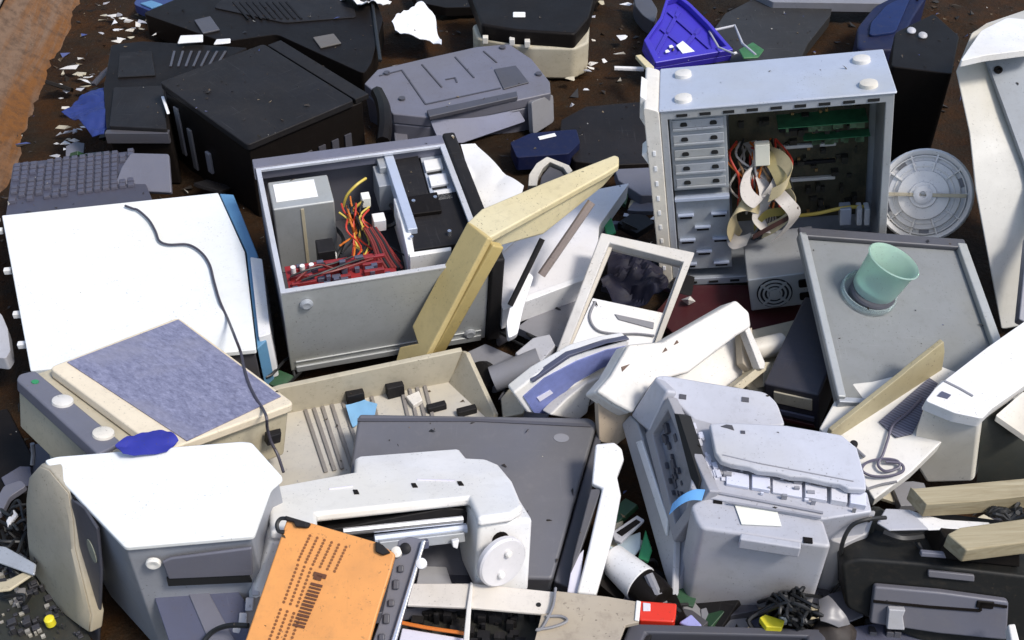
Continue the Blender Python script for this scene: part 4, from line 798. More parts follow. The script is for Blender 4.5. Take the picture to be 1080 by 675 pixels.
# ================================================================ lavender grey all-in-one printer
F = Fz((740, 556, .205), -8, 0, 1); T = Thing('lavender_grey_printer', 'large lavender grey all-in-one printer with cracked cover and open left side', 'printer', F)
ft = fil(F.O([(734, 549), (740, 557), (878, 577), (868, 546), (750, 520), (728, 532)]), [.015, .02, .012, .012, .01, .01])
mb = T.mb(); mb.prism(ft, -.215, 0); T.part('front_box', mb, M['mfp'], bev=.006)
Q = F3((664, 440, .12), (708, 629, .02), (752, 520, .205)); Q = Frame(Q.o, Q.u, Q.w if Q.w.z > 0 else -Q.w)
q4 = [Q.W(*Q.l(x, y)) for x, y in ((656, 446), (664, 438), (692, 398), (708, 420), (752, 520), (738, 556), (709, 630), (702, 604))]
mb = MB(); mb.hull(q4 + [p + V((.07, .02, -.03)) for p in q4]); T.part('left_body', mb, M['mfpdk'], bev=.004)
# deck plates: rear plate, main plate and the cracked strip
DK = F3((752, 524, .215), (922, 537, .215), (748, 446, .225))
mb = MB(DK); mb.prism(DK.O([(728, 512), (746, 522), (870, 545), (921, 537), (916, 516), (760, 484), (735, 470)]), -.19, -.006); T.part('strip_base', mb, M['mfp'], bev=.004)
mb = MB(DK); ce = [(760, 486), (772, 490), (790, 493), (800, 497), (820, 499), (834, 503), (850, 504), (872, 509), (886, 511), (894, 516), (914, 517)]
mb.prism(DK.O([(748, 447), (770, 446), (830, 449), (888, 459), (904, 473), (913, 505)] + ce[::-1] + [(754, 478)], .02), .008, .022); T.part('main_plate', mb, plastic('lavender_cover', (.49, .495, .54), .4, .25), bev=.004)
RK = F3((694, 400, .24), (810, 415, .235), (700, 440, .22)); RK = Frame(RK.o, RK.u, RK.w if RK.w.z > 0 else -RK.w)
mb = MB(RK); mb.prism(fil(RK.O([(690, 397), (700, 395), (808, 413), (820, 424), (829, 449), (770, 452), (735, 446), (700, 412)]), .01), -.08, 0); T.part('rear_plate', mb, D.materials['lavender_cover'], bev=.006)
rnd = random.Random(9); mb = MB(DK)
for k in range(12):
    x = 760 + rnd.random() * 150; y = 492 + (x - 760) * .17 + rnd.random() * 26; 
    if y > 520 + (x - 750) * .1: y -= 10
    p = DK.l(x, y, 0); s = .002 + rnd.random() * .006; mb.box(p[0], p[0] + s * 1.6, p[1], p[1] + s, -.006, -.003 + rnd.random() * .004)
for a_, b_, h_ in ((766, 790, .004), (793, 812, .006), (815, 846, .003), (849, 872, .006), (876, 893, .010), (896, 913, .010)):
    f_ = lambda x, t: (x, 492 + (x - 760) * .175 + t); mb.prism(DK.O([f_(a_, 3), f_(b_, 3), f_(b_, 17), f_(a_, 17)]), -.006, h_ - .004)
T.part('latch', mb, plastic('lavender_white', (.62, .63, .72), .38, .15), bev=.001)
mb = MB(DK)
for k in range(14):
    x = 750 + rnd.random() * 150; y = 494 + (x - 760) * .16 + rnd.random() * 22; p = DK.l(x, y, 0); s = .002 + rnd.random() * .005; mb.box(p[0], p[0] + s * 2, p[1], p[1] + s, -.006, .0045)
for L_ in ([(752, 519), (800, 528), (868, 541)], [(768, 530), (820, 538), (866, 546)]): line2(mb, DK, L_, -.004, .0018)
T.part('slot', mb, M['mfpdk'], bev=0)
mb = MB(DK); p_ = [(760, 451), (766, 449), (772, 450), (774, 455), (768, 453)]; mb.prism(DK.O(p_, .02), .021, .0235); q = DK.l(783, 457, .02); mb.box(q[0] - .003, q[0] + .004, q[1] - .003, q[1] + .003, .021, .0235); T.part('notch', mb, M['slate2'], bev=0)
mb = MB(DK); line2(mb, DK, [(762, 480), (800, 489), (900, 508)], .0216, .0008); T.part('seam', mb, M['mfpdk'], bev=0)
mb = MB(RK)
for x, y in ((720, 419), (786, 422)): p = RK.l(x, y); mb.box(p[0] - .006, p[0] + .006, p[1] - .004, p[1] + .005, -.001, .0015)
T.part('peg_hole', mb, M['slate2'], bev=0)
# open left side: hinge wall, glass bay, dark gap, light rails
def qp(name, pts, w0, w1, mat, par=None, bev=.002): mb = MB(Q); mb.prism(Q.O(pts, w1), w0, w1); return T.part(name, mb, mat, par, bev=bev)
qp('side_rail', [(655, 447), (664, 437), (672, 446), (690, 500), (712, 566), (709, 630), (700, 606), (676, 520)], 0, .014, M['lgrey'], bev=.004)
qp('light_rail', [(670, 466), (676, 464), (688, 500), (704, 548), (702, 566), (690, 528)], .014, .02, M['white'])
qp('corner_plate', [(690, 398), (704, 412), (684, 456), (672, 446), (664, 438)], 0, .022, M['mfp'], bev=.006)
mb = MB(Q); mb.ring(Q.O([(680, 458), (704, 418), (749, 518), (710, 572)], .02), Q.O([(688, 458), (704, 432), (738, 516), (712, 552)], .02), .0, .02); T.part('bay_frame', mb, plastic('bay_frame_grey', (.30, .30, .335), .42, .25), bev=.003)
bf = qp('bay_floor', [(684, 458), (704, 426), (744, 518), (710, 562)], .0, .005, plastic('bay_lilac', (.22, .22, .25), .45, .5, vary=.5, scale=26), bev=0)
mb = MB(Q)
for k in range(26):
    t = rnd.random(); x = 698 + t * 22 + rnd.gauss(0, 3); y = 450 + t * 80 + rnd.gauss(0, 5); p = Q.l(x, y, .006); s_ = .003 + rnd.random() * .006; mb.box(p[0], p[0] + s_ * 2, p[1], p[1] + s_, .005, .007 + rnd.random() * .005)
T.part('mechanism', mb, M['slate2'], bf, bev=0)
qp('dark_gap', [(711, 436), (716, 438), (738, 506), (735, 520), (728, 502)], .0, .024, M['hole'], bev=0)
GP = F3((718, 436, .222), (746, 514, .206), (758, 486, .216)); GP = Frame(GP.o, GP.u, GP.w if GP.w.z > 0 else -GP.w)
mb = MB(GP); mb.prism(GP.O([(716, 436), (736, 442), (752, 446), (764, 492), (756, 522), (742, 514), (722, 452)]), -.04, 0); T.part('gear_wall', mb, M['mfp'], bev=.003)
mb = MB(GP)
for k in range(22):
    t = rnd.random(); x = 732 + t * 20 + rnd.gauss(0, 4); y = 448 + t * 60 + rnd.gauss(0, 4); p = GP.l(x, y); s_ = .003 + rnd.random() * .006; mb.box(p[0], p[0] + s_ * 1.6, p[1], p[1] + s_, 0, .002 + rnd.random() * .005)
T.part('gear', mb, D.materials['lavender_white'], bev=.001)
mb = MB(); mb.ribbon([at(708, 537, .18), at(718, 528, .2), at(730, 522, .212), at(742, 522, .214)], V((.2, .4, .5)), .018); T.part('blue_strap', mb, M['sky'], bev=0)
mb = T.mb(); mb.prism(F.O([(772, 526), (816, 528.5), (824, 556), (782, 554)]), .0015, .003); T.part('label', mb, M['label'], bev=0)
mb = T.mb(); mb.prism(F.O([(781, 562), (845, 572), (845, 579), (780, 569)], .004), -.018, .005); T.part('latch_lip', mb, M['mfp'], bev=.003)
mb = T.mb()
for x, y in ((757, 529), (852, 570)): p = F.l(x, y); mb.box(p[0] - .007, p[0] + .007, p[1] - .005, p[1] + .005, -.001, .0015)
T.part('peg_hole', mb, M['black'], bev=0)
mb = MB(Fz((895, 552, .15), -8)); mb.prism(fil(mb.F.O([(868, 541), (924, 538), (916, 562), (890, 574), (876, 570)]), .006), -.14, 0); T.part('rear_foot', mb, M['lgrey'], bev=.006)
# ================================================================ right: white printer, opened panel, planks
G = F3((977, 508, .03), (1025, 506, .03), (976, 425, .20)); T = Thing('white_printer_shell', 'white printer shell with angled front at the right edge above the planks', 'printer', Frame(at(977, 508, .03), (1, 0, 0), (0, 0, 1)))
hl = plastic('warm_white_shell', (.72, .69, .62), .42, .18)
ff = [(976, 424, .23), (1008, 436, .225), (1034, 441, .22), (1026, 508, .03), (977, 510, .03), (959, 480, .09), (967, 450, .16)]
A = [at(*p) for p in ff]; cc = sum(A, V()) / 7; bk = [a + V((.05, .07, -.01)) for a in A]
mb = MB(); va = [mb.b.verts.new(p) for p in A]; vb = [mb.b.verts.new(p) for p in bk]; mb.face(va); mb.face(vb[::-1])
for i in range(7): mb.face((va[i], va[(i + 1) % 7], vb[(i + 1) % 7], vb[i]))
T.part('front_cheek', mb, hl, bev=.006)
TP = F3((1034, 441, .222), (1100, 398, .222), (978, 424, .232)); TP = Frame(TP.o, TP.u, TP.w if TP.w.z > 0 else -TP.w)
mb = MB(TP); mb.prism(fil(TP.O([(975, 424), (986, 410), (996, 402), (1040, 368), (1100, 326), (1120, 380), (1080, 408), (1046, 432), (1035, 443), (1006, 437)]), .006), -.02, .004); T.part('top_cover', mb, M['white'], bev=.006)
mb = MB(TP); line2(mb, TP, [(996, 402), (1012, 410), (1026, 418)], .0045, .002); T.part('groove', mb, M['grey'], bev=0)
mb = MB(TP); mb.prism(TP.O([(988, 418), (993, 413), (1003, 417), (999, 421)], .004), .003, .0055); T.part('slot', mb, M['navygrey'], bev=0)
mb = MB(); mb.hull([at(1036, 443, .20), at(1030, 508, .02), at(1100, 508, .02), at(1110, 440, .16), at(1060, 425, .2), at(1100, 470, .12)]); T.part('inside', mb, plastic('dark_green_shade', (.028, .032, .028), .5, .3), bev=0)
mb = MB(); q = [at(1050, 438, .215), at(1080, 412, .215), at(1090, 440, .17), at(1084, 462, .17)]; mb.hull(q + [p - V((0, 0, .012)) for p in q]); T.part('inner_flap', mb, M['white2'], bev=.003)

F = F3((925, 524, .10), (990, 385, .19), (868, 453, .13)); F = Frame(F.o, F.u, F.w if F.w.z > 0 else -F.w)
T = Thing('opened_white_panel', 'white machine base opened flat with dark mesh and looped cable', 'machine base', F)
mb = T.mb(); mb.prism(F.O([(864, 452), (890, 405), (920, 402), (990, 385), (1030, 400), (1020, 440), (962, 497), (922, 527), (905, 500)]), -.03, 0); T.part('base', mb, M['white'], bev=.003)
G = F3((880, 459, .132), (993, 389, .185), (882, 445, .165)); mb = MB(G); mb.prism(G.O([(874, 458), (876, 453), (953, 392), (956, 389), (994, 359), (995, 370), (992, 390), (886, 461)]), -.006, .004); T.part('raised_edge', mb, M['beige'], bev=.002)
mm, nt, b = mat_base('woven_dark_mesh'); co = N(nt, 'ShaderNodeTexCoord').outputs['Object']; w1 = N(nt, 'ShaderNodeTexWave'); w1.inputs['Scale'].default_value = 60; w1.inputs['Distortion'].default_value = 1.5; nt.links.new(co, w1.inputs[0]); nt.links.new(mix(nt, w1.outputs[0], (.05, .05, .075), (.16, .16, .21)), b.inputs['Base Color'])
mb = T.mb(); mb.prism(F.O([(927, 445), (980, 399), (1000, 412), (976, 432), (962, 458), (945, 462)], .002), .001, .004); T.part('mesh_screen', mb, mm, bev=0)
mb = T.mb()
for k in range(3): p = F.l(990 + k * 5, 412 + k * 3, .004); mb.box(p[0] - .003, p[0] + .003, p[1] - .008, p[1] + .008, .003, .006)
T.part('contact', mb, M['white'], bev=0)
mb = MB(); P = [F.W(*F.l(x, y, .008), .008) for x, y in ((972, 420), (958, 435), (942, 448), (936, 465), (931, 480), (926, 490), (934, 497), (948, 493), (946, 486), (930, 484), (914, 488), (909, 496), (920, 502), (938, 502), (952, 497), (950, 489), (934, 487))]; mb.tube(P, .0026, 6); T.part('cable', mb, flat('grey_violet_wire', (.12, .11, .15)), bev=0)
mb = MB(); mb.tube([F.W(*F.l(x, y, .006), .006) for x, y in ((914, 516), (930, 511), (946, 508))], .0022, 6); mb.tube([F.W(*F.l(x, y, .006), .006) for x, y in ((900, 471), (912, 482))], .003, 6); T.part('wire', mb, M['grey'], bev=0)
mb = MB(); mb.lathe(F.W(*F.l(900, 470, .0), 0), F.w, [(.007, 0), (.007, .008), (0, .009)], 12); T.part('peg', mb, M['black2'], bev=0)

wood, nt, b = mat_base('weathered_plank'); co = N(nt, 'ShaderNodeTexCoord').outputs['Object']; mp = N(nt, 'ShaderNodeMapping'); mp.inputs['Scale'].default_value = (3, 38, 38); nt.links.new(co, mp.inputs[0])
n1 = noise_node(nt, mp.outputs[0], 2.4, 8, .6, .8); n2 = noise_node(nt, co, 9, 6, .65); c = mix(nt, ramp(nt, n1, .32, .7), (.27, .215, .12), (.44, .38, .25)); c = mix(nt, ramp(nt, n2, .5, .8), c, (.22, .17, .10)); nt.links.new(c, b.inputs['Base Color']); b.inputs['Roughness'].default_value = .75
bp = N(nt, 'ShaderNodeBump'); bp.inputs['Strength'].default_value = .35; bp.inputs['Distance'].default_value = .004; nt.links.new(n1, bp.inputs['Height']); nt.links.new(bp.outputs[0], b.inputs['Normal'])
for pts, z, lb in (([(977, 532), (960, 513), (964, 515), (1130, 500), (1130, 508), (1130, 518), (1030, 529)], .215, 'weathered wooden plank, upper of the two at the right edge'), ([(1019, 580), (999, 563), (1012, 556), (1120, 541), (1130, 560), (1130, 566)], .225, 'weathered wooden plank, lower of the two at the right edge')):
    F = Fz((pts[0][0], pts[0][1], z), 3, 0, 0); mb = MB(F); mb.prism(F.O(pts), -.03, 0); solo('wooden_plank', lb, 'plank', mb, wood, bev=.003, group='wooden planks at the right edge')
T = Thing('grey_sheet_metal', 'thin grey metal sheet with white strip under the planks', 'sheet', Fz((955, 548, .18), -5)); F = T.F
mb = T.mb(); mb.prism(F.O([(925, 551), (934, 536), (958, 537), (980, 558), (938, 559)]), -.004, 0); T.part('sheet', mb, M['lgrey']); mb = T.mb(); mb.prism(F.O([(957, 536), (972, 541), (995, 547), (1044, 550), (1044, 556), (979, 558)]), -.005, -.001); T.part('strip', mb, M['white'])
mb = MB(); rnd = random.Random(21)
for k in range(8): mb.tube([at(1040 + rnd.random() * 8, 541 + rnd.random() * 4, .19), at(1052 + rnd.gauss(0, 4), 539 + rnd.gauss(0, 4), .2), at(1062 + rnd.gauss(0, 4), 544 + rnd.gauss(0, 3), .19), at(1076 + rnd.gauss(0, 3), 539 + rnd.gauss(0, 3), .2)], .004, 6)
solo('wire_clump', 'short clump of black wires between the two planks', 'wires', mb, M['wire_k'], bev=0)

# black bag, black printer bottom right
rnd = random.Random(6); mb = MB(); c = at(908, 572, .08); r0 = bmesh.ops.create_icosphere(mb.b, subdivisions=4, radius=1)
for q in mb.b.verts: n_ = noise.noise(q.co * 2.1) * .3 + .16 * noise.noise(q.co * 6); q.co = c + V((q.co.x * .058, q.co.y * .055, q.co.z * .06)) * (1 + n_)
solo('black_bag', 'lumpy black plastic bag beside the lavender grey printer', 'bag', mb, plastic('olive_black_bag', (.035, .035, .028), .55, .4, bump=.3, spec=.2), bev=0, sharp=180)
mb = MB(); mb.tube([at(886, 600, .1), at(888, 575, .16), at(898, 555, .19), at(915, 548, .2), at(934, 546, .19)], .0035, 7); mb.tube([at(932, 562, .17), at(950, 568, .17), at(972, 566, .16)], .007, 7); mb.tube([at(966, 570, .15), at(975, 586, .14), at(974, 596, .12)], .004, 7); solo('black_lead', 'thin black lead looping over the black bag', 'cable', mb, M['wire_k'], bev=0)
F = F3((900, 650, .06), (1080, 668, .06), (889, 593, .15)); F = Frame(F.o, F.u, F.w if F.w.z > 0 else -F.w)
T = Thing('black_fax_machine', 'black machine with slate front tray at the bottom right', 'printer', F)
mb = T.mb(); mb.prism(fil(F.O([(887, 594), (905, 589), (970, 594), (1120, 612), (1120, 690), (1000, 690), (892, 642)]), .012), -.12, 0); T.part('body', mb, plastic('soft_black', (.014, .014, .013), .45, .3, scratch=.1, spec=.2), bev=.006)
mb = T.mb(); mb.prism(fil(F.O([(922, 618), (990, 624), (1064, 634), (1062, 675), (990, 668), (917, 657)], .012), .006), 0, .014); tr = T.part('front_tray', mb, M['slate'], bev=.004)
mb = T.mb(); line2(mb, F, [(921, 634), (980, 640), (1034, 644), (1034, 636), (1062, 640)], .015, .002); T.part('seam', mb, M['black'], tr, bev=0)
mb = T.mb(); p = F.l(1040, 638, .016); mb.box(p[0] - .014, p[0] + .012, p[1] - .007, p[1] + .006, .013, .0165); T.part('slot', mb, M['black'], tr)
mb = T.mb(); mb.prism(F.O([(936, 639), (954, 640), (951, 647), (953, 661), (934, 660)], .016), .014, .026); T.part('latch', mb, M['lgrey'])
mb = T.mb(); mb.prism(fil(F.O([(979, 602), (1028, 607), (1028, 614), (979, 609)], .006), .003), 0, .006); T.part('top_plate', mb, M['slate'])
mb = T.mb(); mb.prism(F.O([(1000, 574), (1080, 584), (1080, 606), (990, 597)], .0), -.1, -.02); T.part('rear_step', mb, M['black'])
for x in (920, 938, 946): mb = T.mb(); p = F.l(x, 663, -.01); mb.box(p[0] - .006, p[0] + .006, p[1] - .012, p[1], -.04, .0); T.part('foot', mb, M['slate2'])
mb = T.mb(); mb.prism(F.O([(975, 590), (1000, 592), (1002, 597), (974, 595)], .03), .0, .01); T.part('rail', mb, M['slate'])
slab('white_offcut', 'small white plastic offcut at the bottom right edge', 'offcut', [(1063, 658), (1071, 657), (1078, 684), (1068, 684)], .12, .02, M['white'], rad=0)
slab('slate_lower_tray', 'slate blue plastic tray at the bottom edge below the black machine', 'tray', [(892, 662), (930, 656), (1000, 672), (1060, 678), (1060, 700), (880, 700)], .03, .02, M['navygrey'])

# ================================================================ charcoal monitor, brackets, small bits
F = F3((355, 606, .06), (583, 611, .045), (378, 436, .13)); w = 0; T = Thing('charcoal_monitor', 'flat charcoal monitor lying face down behind the white inkjet printer', 'monitor', F)
P = F.O([(378, 436), (622, 440), (630, 446), (583, 611), (352, 606)], w); mb = T.mb(); mb.prism(fil(P, .008), -.06, w); T.part('back_shell', mb, M['monitor'], bev=.006)
mb = T.mb(); line2(mb, F, [(377, 443), (500, 443), (623, 449)], w + .001, .003); T.part('seam', mb, M['slate2'], bev=0)
mb = T.mb(); mb.prism(F.O([(631, 446), (637, 450), (604, 622), (584, 613)], w - .012), -.07, w - .012); T.part('bezel', mb, M['slate2'], bev=.004)
mb = T.mb(); p = F.l(592, 462, w); mb.prism(ell(p, .014, .009, 16), w, w + .001); T.part('badge', mb, M['grey'], bev=0)
F = F3((622, 627, .05), (652, 590, .07), (640, 470, .17)); F = F3((608, 626, .06), (630, 628, .06), (642, 468, .17)); F = Frame(F.o, F.u, F.w if F.w.z > 0 else -F.w)
T = Thing('white_broken_bracket', 'white broken plastic bracket leaning between charcoal monitor and lavender printer', 'bracket', F)
mb = T.mb(); mb.prism(F.O([(628, 468), (648, 466), (656, 473), (658, 484), (651, 503), (655, 522), (648, 560), (629, 628), (608, 626), (620, 580), (635, 515), (624, 510)]), -.02, 0); T.part('arm', mb, M['white'], bev=.004)
mb = T.mb(); mb.prism(F.O([(623, 515), (635, 514), (612, 582), (602, 604), (604, 588)], -.004), -.03, -.008); T.part('slot', mb, M['slate2']); mb = T.mb(); mb.prism(F.O([(604, 590), (616, 578), (610, 626), (598, 624)], -.006), -.03, -.012); T.part('inner_web', mb, M['lilac_white'])
slab('pale_blue_card', 'pale bluish card sheet under the white cup roll', 'card', [(642, 572), (676, 560), (676, 578), (664, 592), (644, 590)], .05, .006, plastic('ice_blue_card', (.55, .66, .72), .5, .1), rad=0)
T = Thing('memory_card_case', 'grey edged card with black window near the lavender printer', 'card case', Fz((662, 558, .07), 20)); F = T.F
mb = T.mb(); mb.prism(F.O([(645, 561), (672, 543), (680, 548), (655, 572), (648, 569)]), -.008, 0); T.part('case', mb, M['lgrey']); mb = T.mb(); mb.prism(F.O([(650, 562), (671, 548), (676, 551), (656, 566)]), 0, .002); T.part('window', mb, M['black'])
slab('green_card', 'bright green plastic card leaning on the lavender grey printer', 'card', [(673, 588), (681, 557), (688, 580), (684, 592)], .06, .008, M['green'], rad=0)
p = at(644, 588, .05); q = at(676, 616, .05); T = Thing('white_paper_cup', 'white paper roll with dark end lying beside the red block', 'roll', Frame(p, q - p, (0, 0, 1)))
mb = MB(); L_ = (q - p).length; mb.lathe(p, q - p, [(.026, 0), (.032, L_)], 26); T.part('roll', mb, M['white'], bev=.002); mb = MB(); mb.lathe(p + (q - p) * 1.001, q - p, [(.03, 0), (.031, .03), (.028, .045), (0, .045)], 24); T.part('end_cap', mb, M['black'], bev=0)
mb = MB(); mb.tube([at(684, 606, .085), at(694, 628, .07)], .008, 8, smooth=1); T.part('rod', mb, M['grey'], bev=0)
T = Thing('red_block', 'bright red plastic block at the corner of the beige sheet', 'block', Fz((694, 644, .07), -4)); F = T.F
mb = T.mb(); mb.prism(fil(F.O([(673, 633), (714, 636), (713, 650), (711, 656), (674, 654)]), .004), -.03, 0); T.part('block', mb, M['red'], bev=.003); mb = T.mb(); mb.prism(F.O([(678, 636), (686, 637), (686, 645), (678, 645)]), 0, .002); T.part('sticker', mb, M['lilac_white'])
slab('lilac_chip', 'small lilac plastic chip beside the red block', 'plastic chip', [(716, 656), (729, 647), (741, 659), (735, 664)], .06, .008, plastic('lilac_chip_plastic', (.35, .35, .66), .4, .1), rad=0)
T = Thing('dark_monitor_frame', 'dark slate monitor frame along the bottom edge of the picture', 'bezel', Fz((770, 668, .08), -2)); F = T.F
mb = T.mb(); mb.ring(F.O([(664, 657), (870, 663), (880, 720), (640, 720)]), F.O([(682, 667), (850, 671), (856, 712), (664, 712)]), -.04, 0); T.part('frame', mb, M['slate2'], bev=.005); mb = T.mb(); mb.ring(F.O([(680, 665), (852, 670), (858, 714), (662, 714)], -.008), F.O([(688, 669), (846, 673), (850, 710), (670, 710)], -.008), -.02, -.006); T.part('inner_rim', mb, M['black2']); mb = T.mb(); mb.prism(F.O([(686, 668), (848, 672), (854, 712), (668, 712)], -.03), -.036, -.03); T.part('screen', mb, M['black'])
T = Thing('yellow_connector', 'small bright yellow plastic piece among black cables', 'plastic piece', Fz((815, 655, .09), 10)); F = T.F
mb = T.mb(); mb.prism(F.O([(801, 651), (807, 647.5), (828, 654), (825, 662), (808, 661)]), -.012, 0); T.part('body', mb, M['yellow']); mb = T.mb(); mb.prism(F.O([(822, 645), (830, 646), (832, 652), (824, 652)]), -.02, .002); T.part('clip', mb, M['white'])
rnd = random.Random(31); mb = MB()
for k in range(34):
    x = 836 + rnd.gauss(0, 9); y = 642 + rnd.gauss(0, 7); mb.tube([at(x + rnd.gauss(-10, 10), y + rnd.gauss(4, 6), .05), at(x + rnd.gauss(0, 8), y + rnd.gauss(-5, 6), .09 + rnd.random() * .04), at(x + rnd.gauss(4, 9), y + rnd.gauss(-2, 6), .09 + rnd.random() * .04), at(x + rnd.gauss(12, 9), y + rnd.gauss(5, 6), .05)], .003, 6)
mb.tube([at(800, 668, .06), at(790, 655, .07), at(806, 644, .08), at(822, 634, .1)], .0035, 6); solo('cable_tangle', 'tangled bundle of black cables in front of the lavender grey printer', 'cables', mb, M['wire_k'], bev=0)
mb = MB(Fz((876, 648, .09), 0, 20)); mb.crumple(mb.F.O([(862, 634), (870, 630), (878, 642), (892, 660), (880, 664), (864, 658)]), .03, 3, F=mb.F, seed=15); solo('crumpled_foil', 'crumpled silvery film beside the black cables', 'foil', mb, plastic('silver_film', (.16, .155, .16), .35, .5), bev=0)
mb = MB(); c = at(878, 672, .06); bmesh.ops.create_icosphere(mb.b, subdivisions=3, radius=1)
for q in mb.b.verts: q.co = c + V((q.co.x * .036, q.co.y * .03, q.co.z * .03)) * (1 + .2 * noise.noise(q.co * 2))
solo('brown_lump', 'dark brown rounded lump at the bottom edge below the silvery film', 'lump', mb, plastic('brown_black', (.03, .022, .018), .6, .5), bev=0, sharp=180)

# ================================================================ flat steel frame and beige sheet at the bottom
F = Fz((520, 640, .10), -5, 0, 0); T = Thing('flat_steel_frame', 'flat off white metal frame with dark board beneath at the bottom edge', 'frame', F)
mb = T.mb(); mb.prism(F.O([(434, 615), (500, 615), (586, 624), (579, 648), (500, 641), (429, 638)]), -.006, 0); T.part('crossbar', mb, M['ivory'] if False else plastic('cream_painted_steel', (.70, .66, .62), .42, .3), bev=.002)
mb = T.mb(); mb.prism(F.O([(496, 613), (499, 614), (497, 640), (494, 690), (487, 690), (492, 640)], .006), 0, .006); T.part('rib', mb, M['white2'])
mb = T.mb(); mb.prism(F.O([(425, 634), (585, 642), (580, 700), (410, 700)], -.05), -.06, -.05); bd = T.part('board', mb, plastic('sooty_board', (.02, .02, .016), .5, .6, vary=.6, scale=30, dirtcol=(.06, .045, .03)))
rnd = random.Random(17); mb = T.mb()
for k in range(60):
    x = 430 + rnd.random() * 140; y = 642 + rnd.random() * 40; p = F.l(x, y, -.045); s = .004 + rnd.random() * .016; mb.box(p[0], p[0] + s, p[1], p[1] + s * .7, -.05, -.045 + rnd.random() * .02)
T.part('chip', mb, M['black2'], bd, bev=0)
mb = T.mb(); mb.prism(F.O([(424, 662), (490, 673), (490, 700), (415, 700)], -.02), -.03, -.02); T.part('lower_plate', mb, M['lilac_white']); mb = T.mb(); mb.tube([F.W(*F.l(x, y, -.015), -.015) for x, y in ((420, 656), (450, 662), (490, 668))], .003, 6); T.part('orange_edge', mb, M['wire_o'], bev=0)
mb = T.mb(); p = F.l(568, 638); mb.prism(ell(p, .004, .004, 10), 0, .001); T.part('hole', mb, M['hole'], bev=0)
F = Fz((620, 645, .105), -5); mb = MB(F); mb.prism(F.O([(585, 623), (640, 629), (676, 635), (674, 656), (660, 659), (648, 690), (560, 690), (571, 648), (579, 646)]), -.008, 0); T = Thing('beige_metal_sheet', 'stained beige metal sheet overlapping the flat steel frame', 'sheet', F)
T.part('sheet', mb, plastic('stained_beige', (.42, .36, .28), .5, .75, dirtcol=(.16, .12, .09), scale=6), bev=.001); mb = T.mb(); mb.prism(F.O([(671, 634), (676, 635), (674, 656), (669, 655)]), 0, .003); T.part('white_edge', mb, M['white'])
mb = MB(); mb.tube([F.W(*F.l(x, y, .004), .004) for x, y in ((586, 620), (583, 640), (572, 662), (566, 664), (584, 661), (598, 655), (592, 650), (576, 650))], .0022, 6); solo('thin_wire', 'thin dark wire looped over the beige metal sheet', 'wire', mb, M['grey'], bev=0)

# ================================================================ white tower with beige bezel, bottom left
F = F3((132, 579, .275), (267, 567, .275), (60, 492, .275)); T = Thing('white_tower_case', 'white topped computer case with curved beige bezel at the bottom left', 'computer case', F)
out = [(72, 516), (62, 506), (47, 487), (60, 483), (255, 467), (266, 468), (299, 505), (286, 516), (268, 567), (132, 579)]
mb = T.mb(); mb.prism(F.O([(74, 516), (60, 492), (262, 470), (294, 505), (283, 514), (266, 565), (132, 577)], -.004), -.275, -.006); T.part('chassis', mb, plastic('blue_grey_steel', (.30, .31, .34), .42, .25, metal=.1, scratch=.1), bev=.003)
mb = T.mb(); mb.prism(fil(F.O(out), .006), -.006, .004); T.part('top_cover', mb, M['enamel'], bev=.003)
fr = Frame(F.W(0, 0, 0), F.u, F.w)
fz = [F.onv(*p) for p in ((171, 588), (266, 575), (266, 610), (262, 616), (176, 614))]
mb = T.mb(); mb.prismv([F.onv(*p) for p in ((171, 590), (180, 586), (266, 575), (267, 604), (178, 608))], -.006, 0); rc = T.part('drive_door', mb, M['slate'], bev=.004)
mb = T.mb(); mb.prismv([F.onv(*p) for p in ((176, 608), (262, 604), (266, 612), (178, 616))], -.004, 0); T.part('slot', mb, M['hole'], bev=0)
q = F.onv(162, 593); mb = MB(); mb.lathe(F.W(q[0], .0, q[1]), -F.v, [(.011, 0), (.011, .004), (.009, .006), (.004, .006), (0, .004)], 20); T.part('lock', mb, M['white'], bev=0)
mb = T.mb(); mb.prism(F.O([(72, 516), (82, 513), (84, 519), (78, 526)], .0), -.03, .001); T.part('latch', mb, M['black2'])
BZ = F3((70, 520, .27), (96, 664, .05), (44, 494, .27)); BZ = Frame(BZ.o, BZ.u, BZ.w if BZ.w.x < 0 else -BZ.w)
bo = [(42, 490), (52, 494), (73, 519), (78, 548), (80, 578), (97, 650), (95, 668), (86, 662), (66, 647), (48, 622), (33, 600), (29, 560), (28, 525), (31, 502)]
P = BZ.O(bo); c = V((sum(p[0] for p in P) / len(P), sum(p[1] for p in P) / len(P))); inn = [tuple(c + (V(p) - c) * .9) for p in P]
mb = MB(BZ); mb.prism(P, -.022, .0); mb.prism(P, .0, .005, top=inn); bz = T.part('front_bezel', mb, plastic('grimy_bezel_beige', (.45, .40, .31), .5, .55, dirtcol=(.2, .16, .11), scratch=.25), label='grimy curved beige front bezel', bev=.004)
SD = F3((132, 580, .27), (76, 520, .27), (127, 672, .06)); SD = Frame(SD.o, SD.u, SD.w if SD.w.y < 0 else -SD.w)
mb = MB(SD); mb.prism(SD.O([(78, 524), (92, 534), (106, 556), (110, 600), (106, 690), (97, 690), (84, 590)]), .0, .006); T.part('side_grille', mb, M['slate2'], bev=.003)  # plain dark plate along the recess between bezel and body
mb = MB(SD); mb.prism(ell(SD.l(97.5, 581, .006), .010, .020, 20, .5), .006, .008); T.part('emblem', mb, plastic('dull_green_grey', (.22, .23, .18), .4, .4), bev=.001)

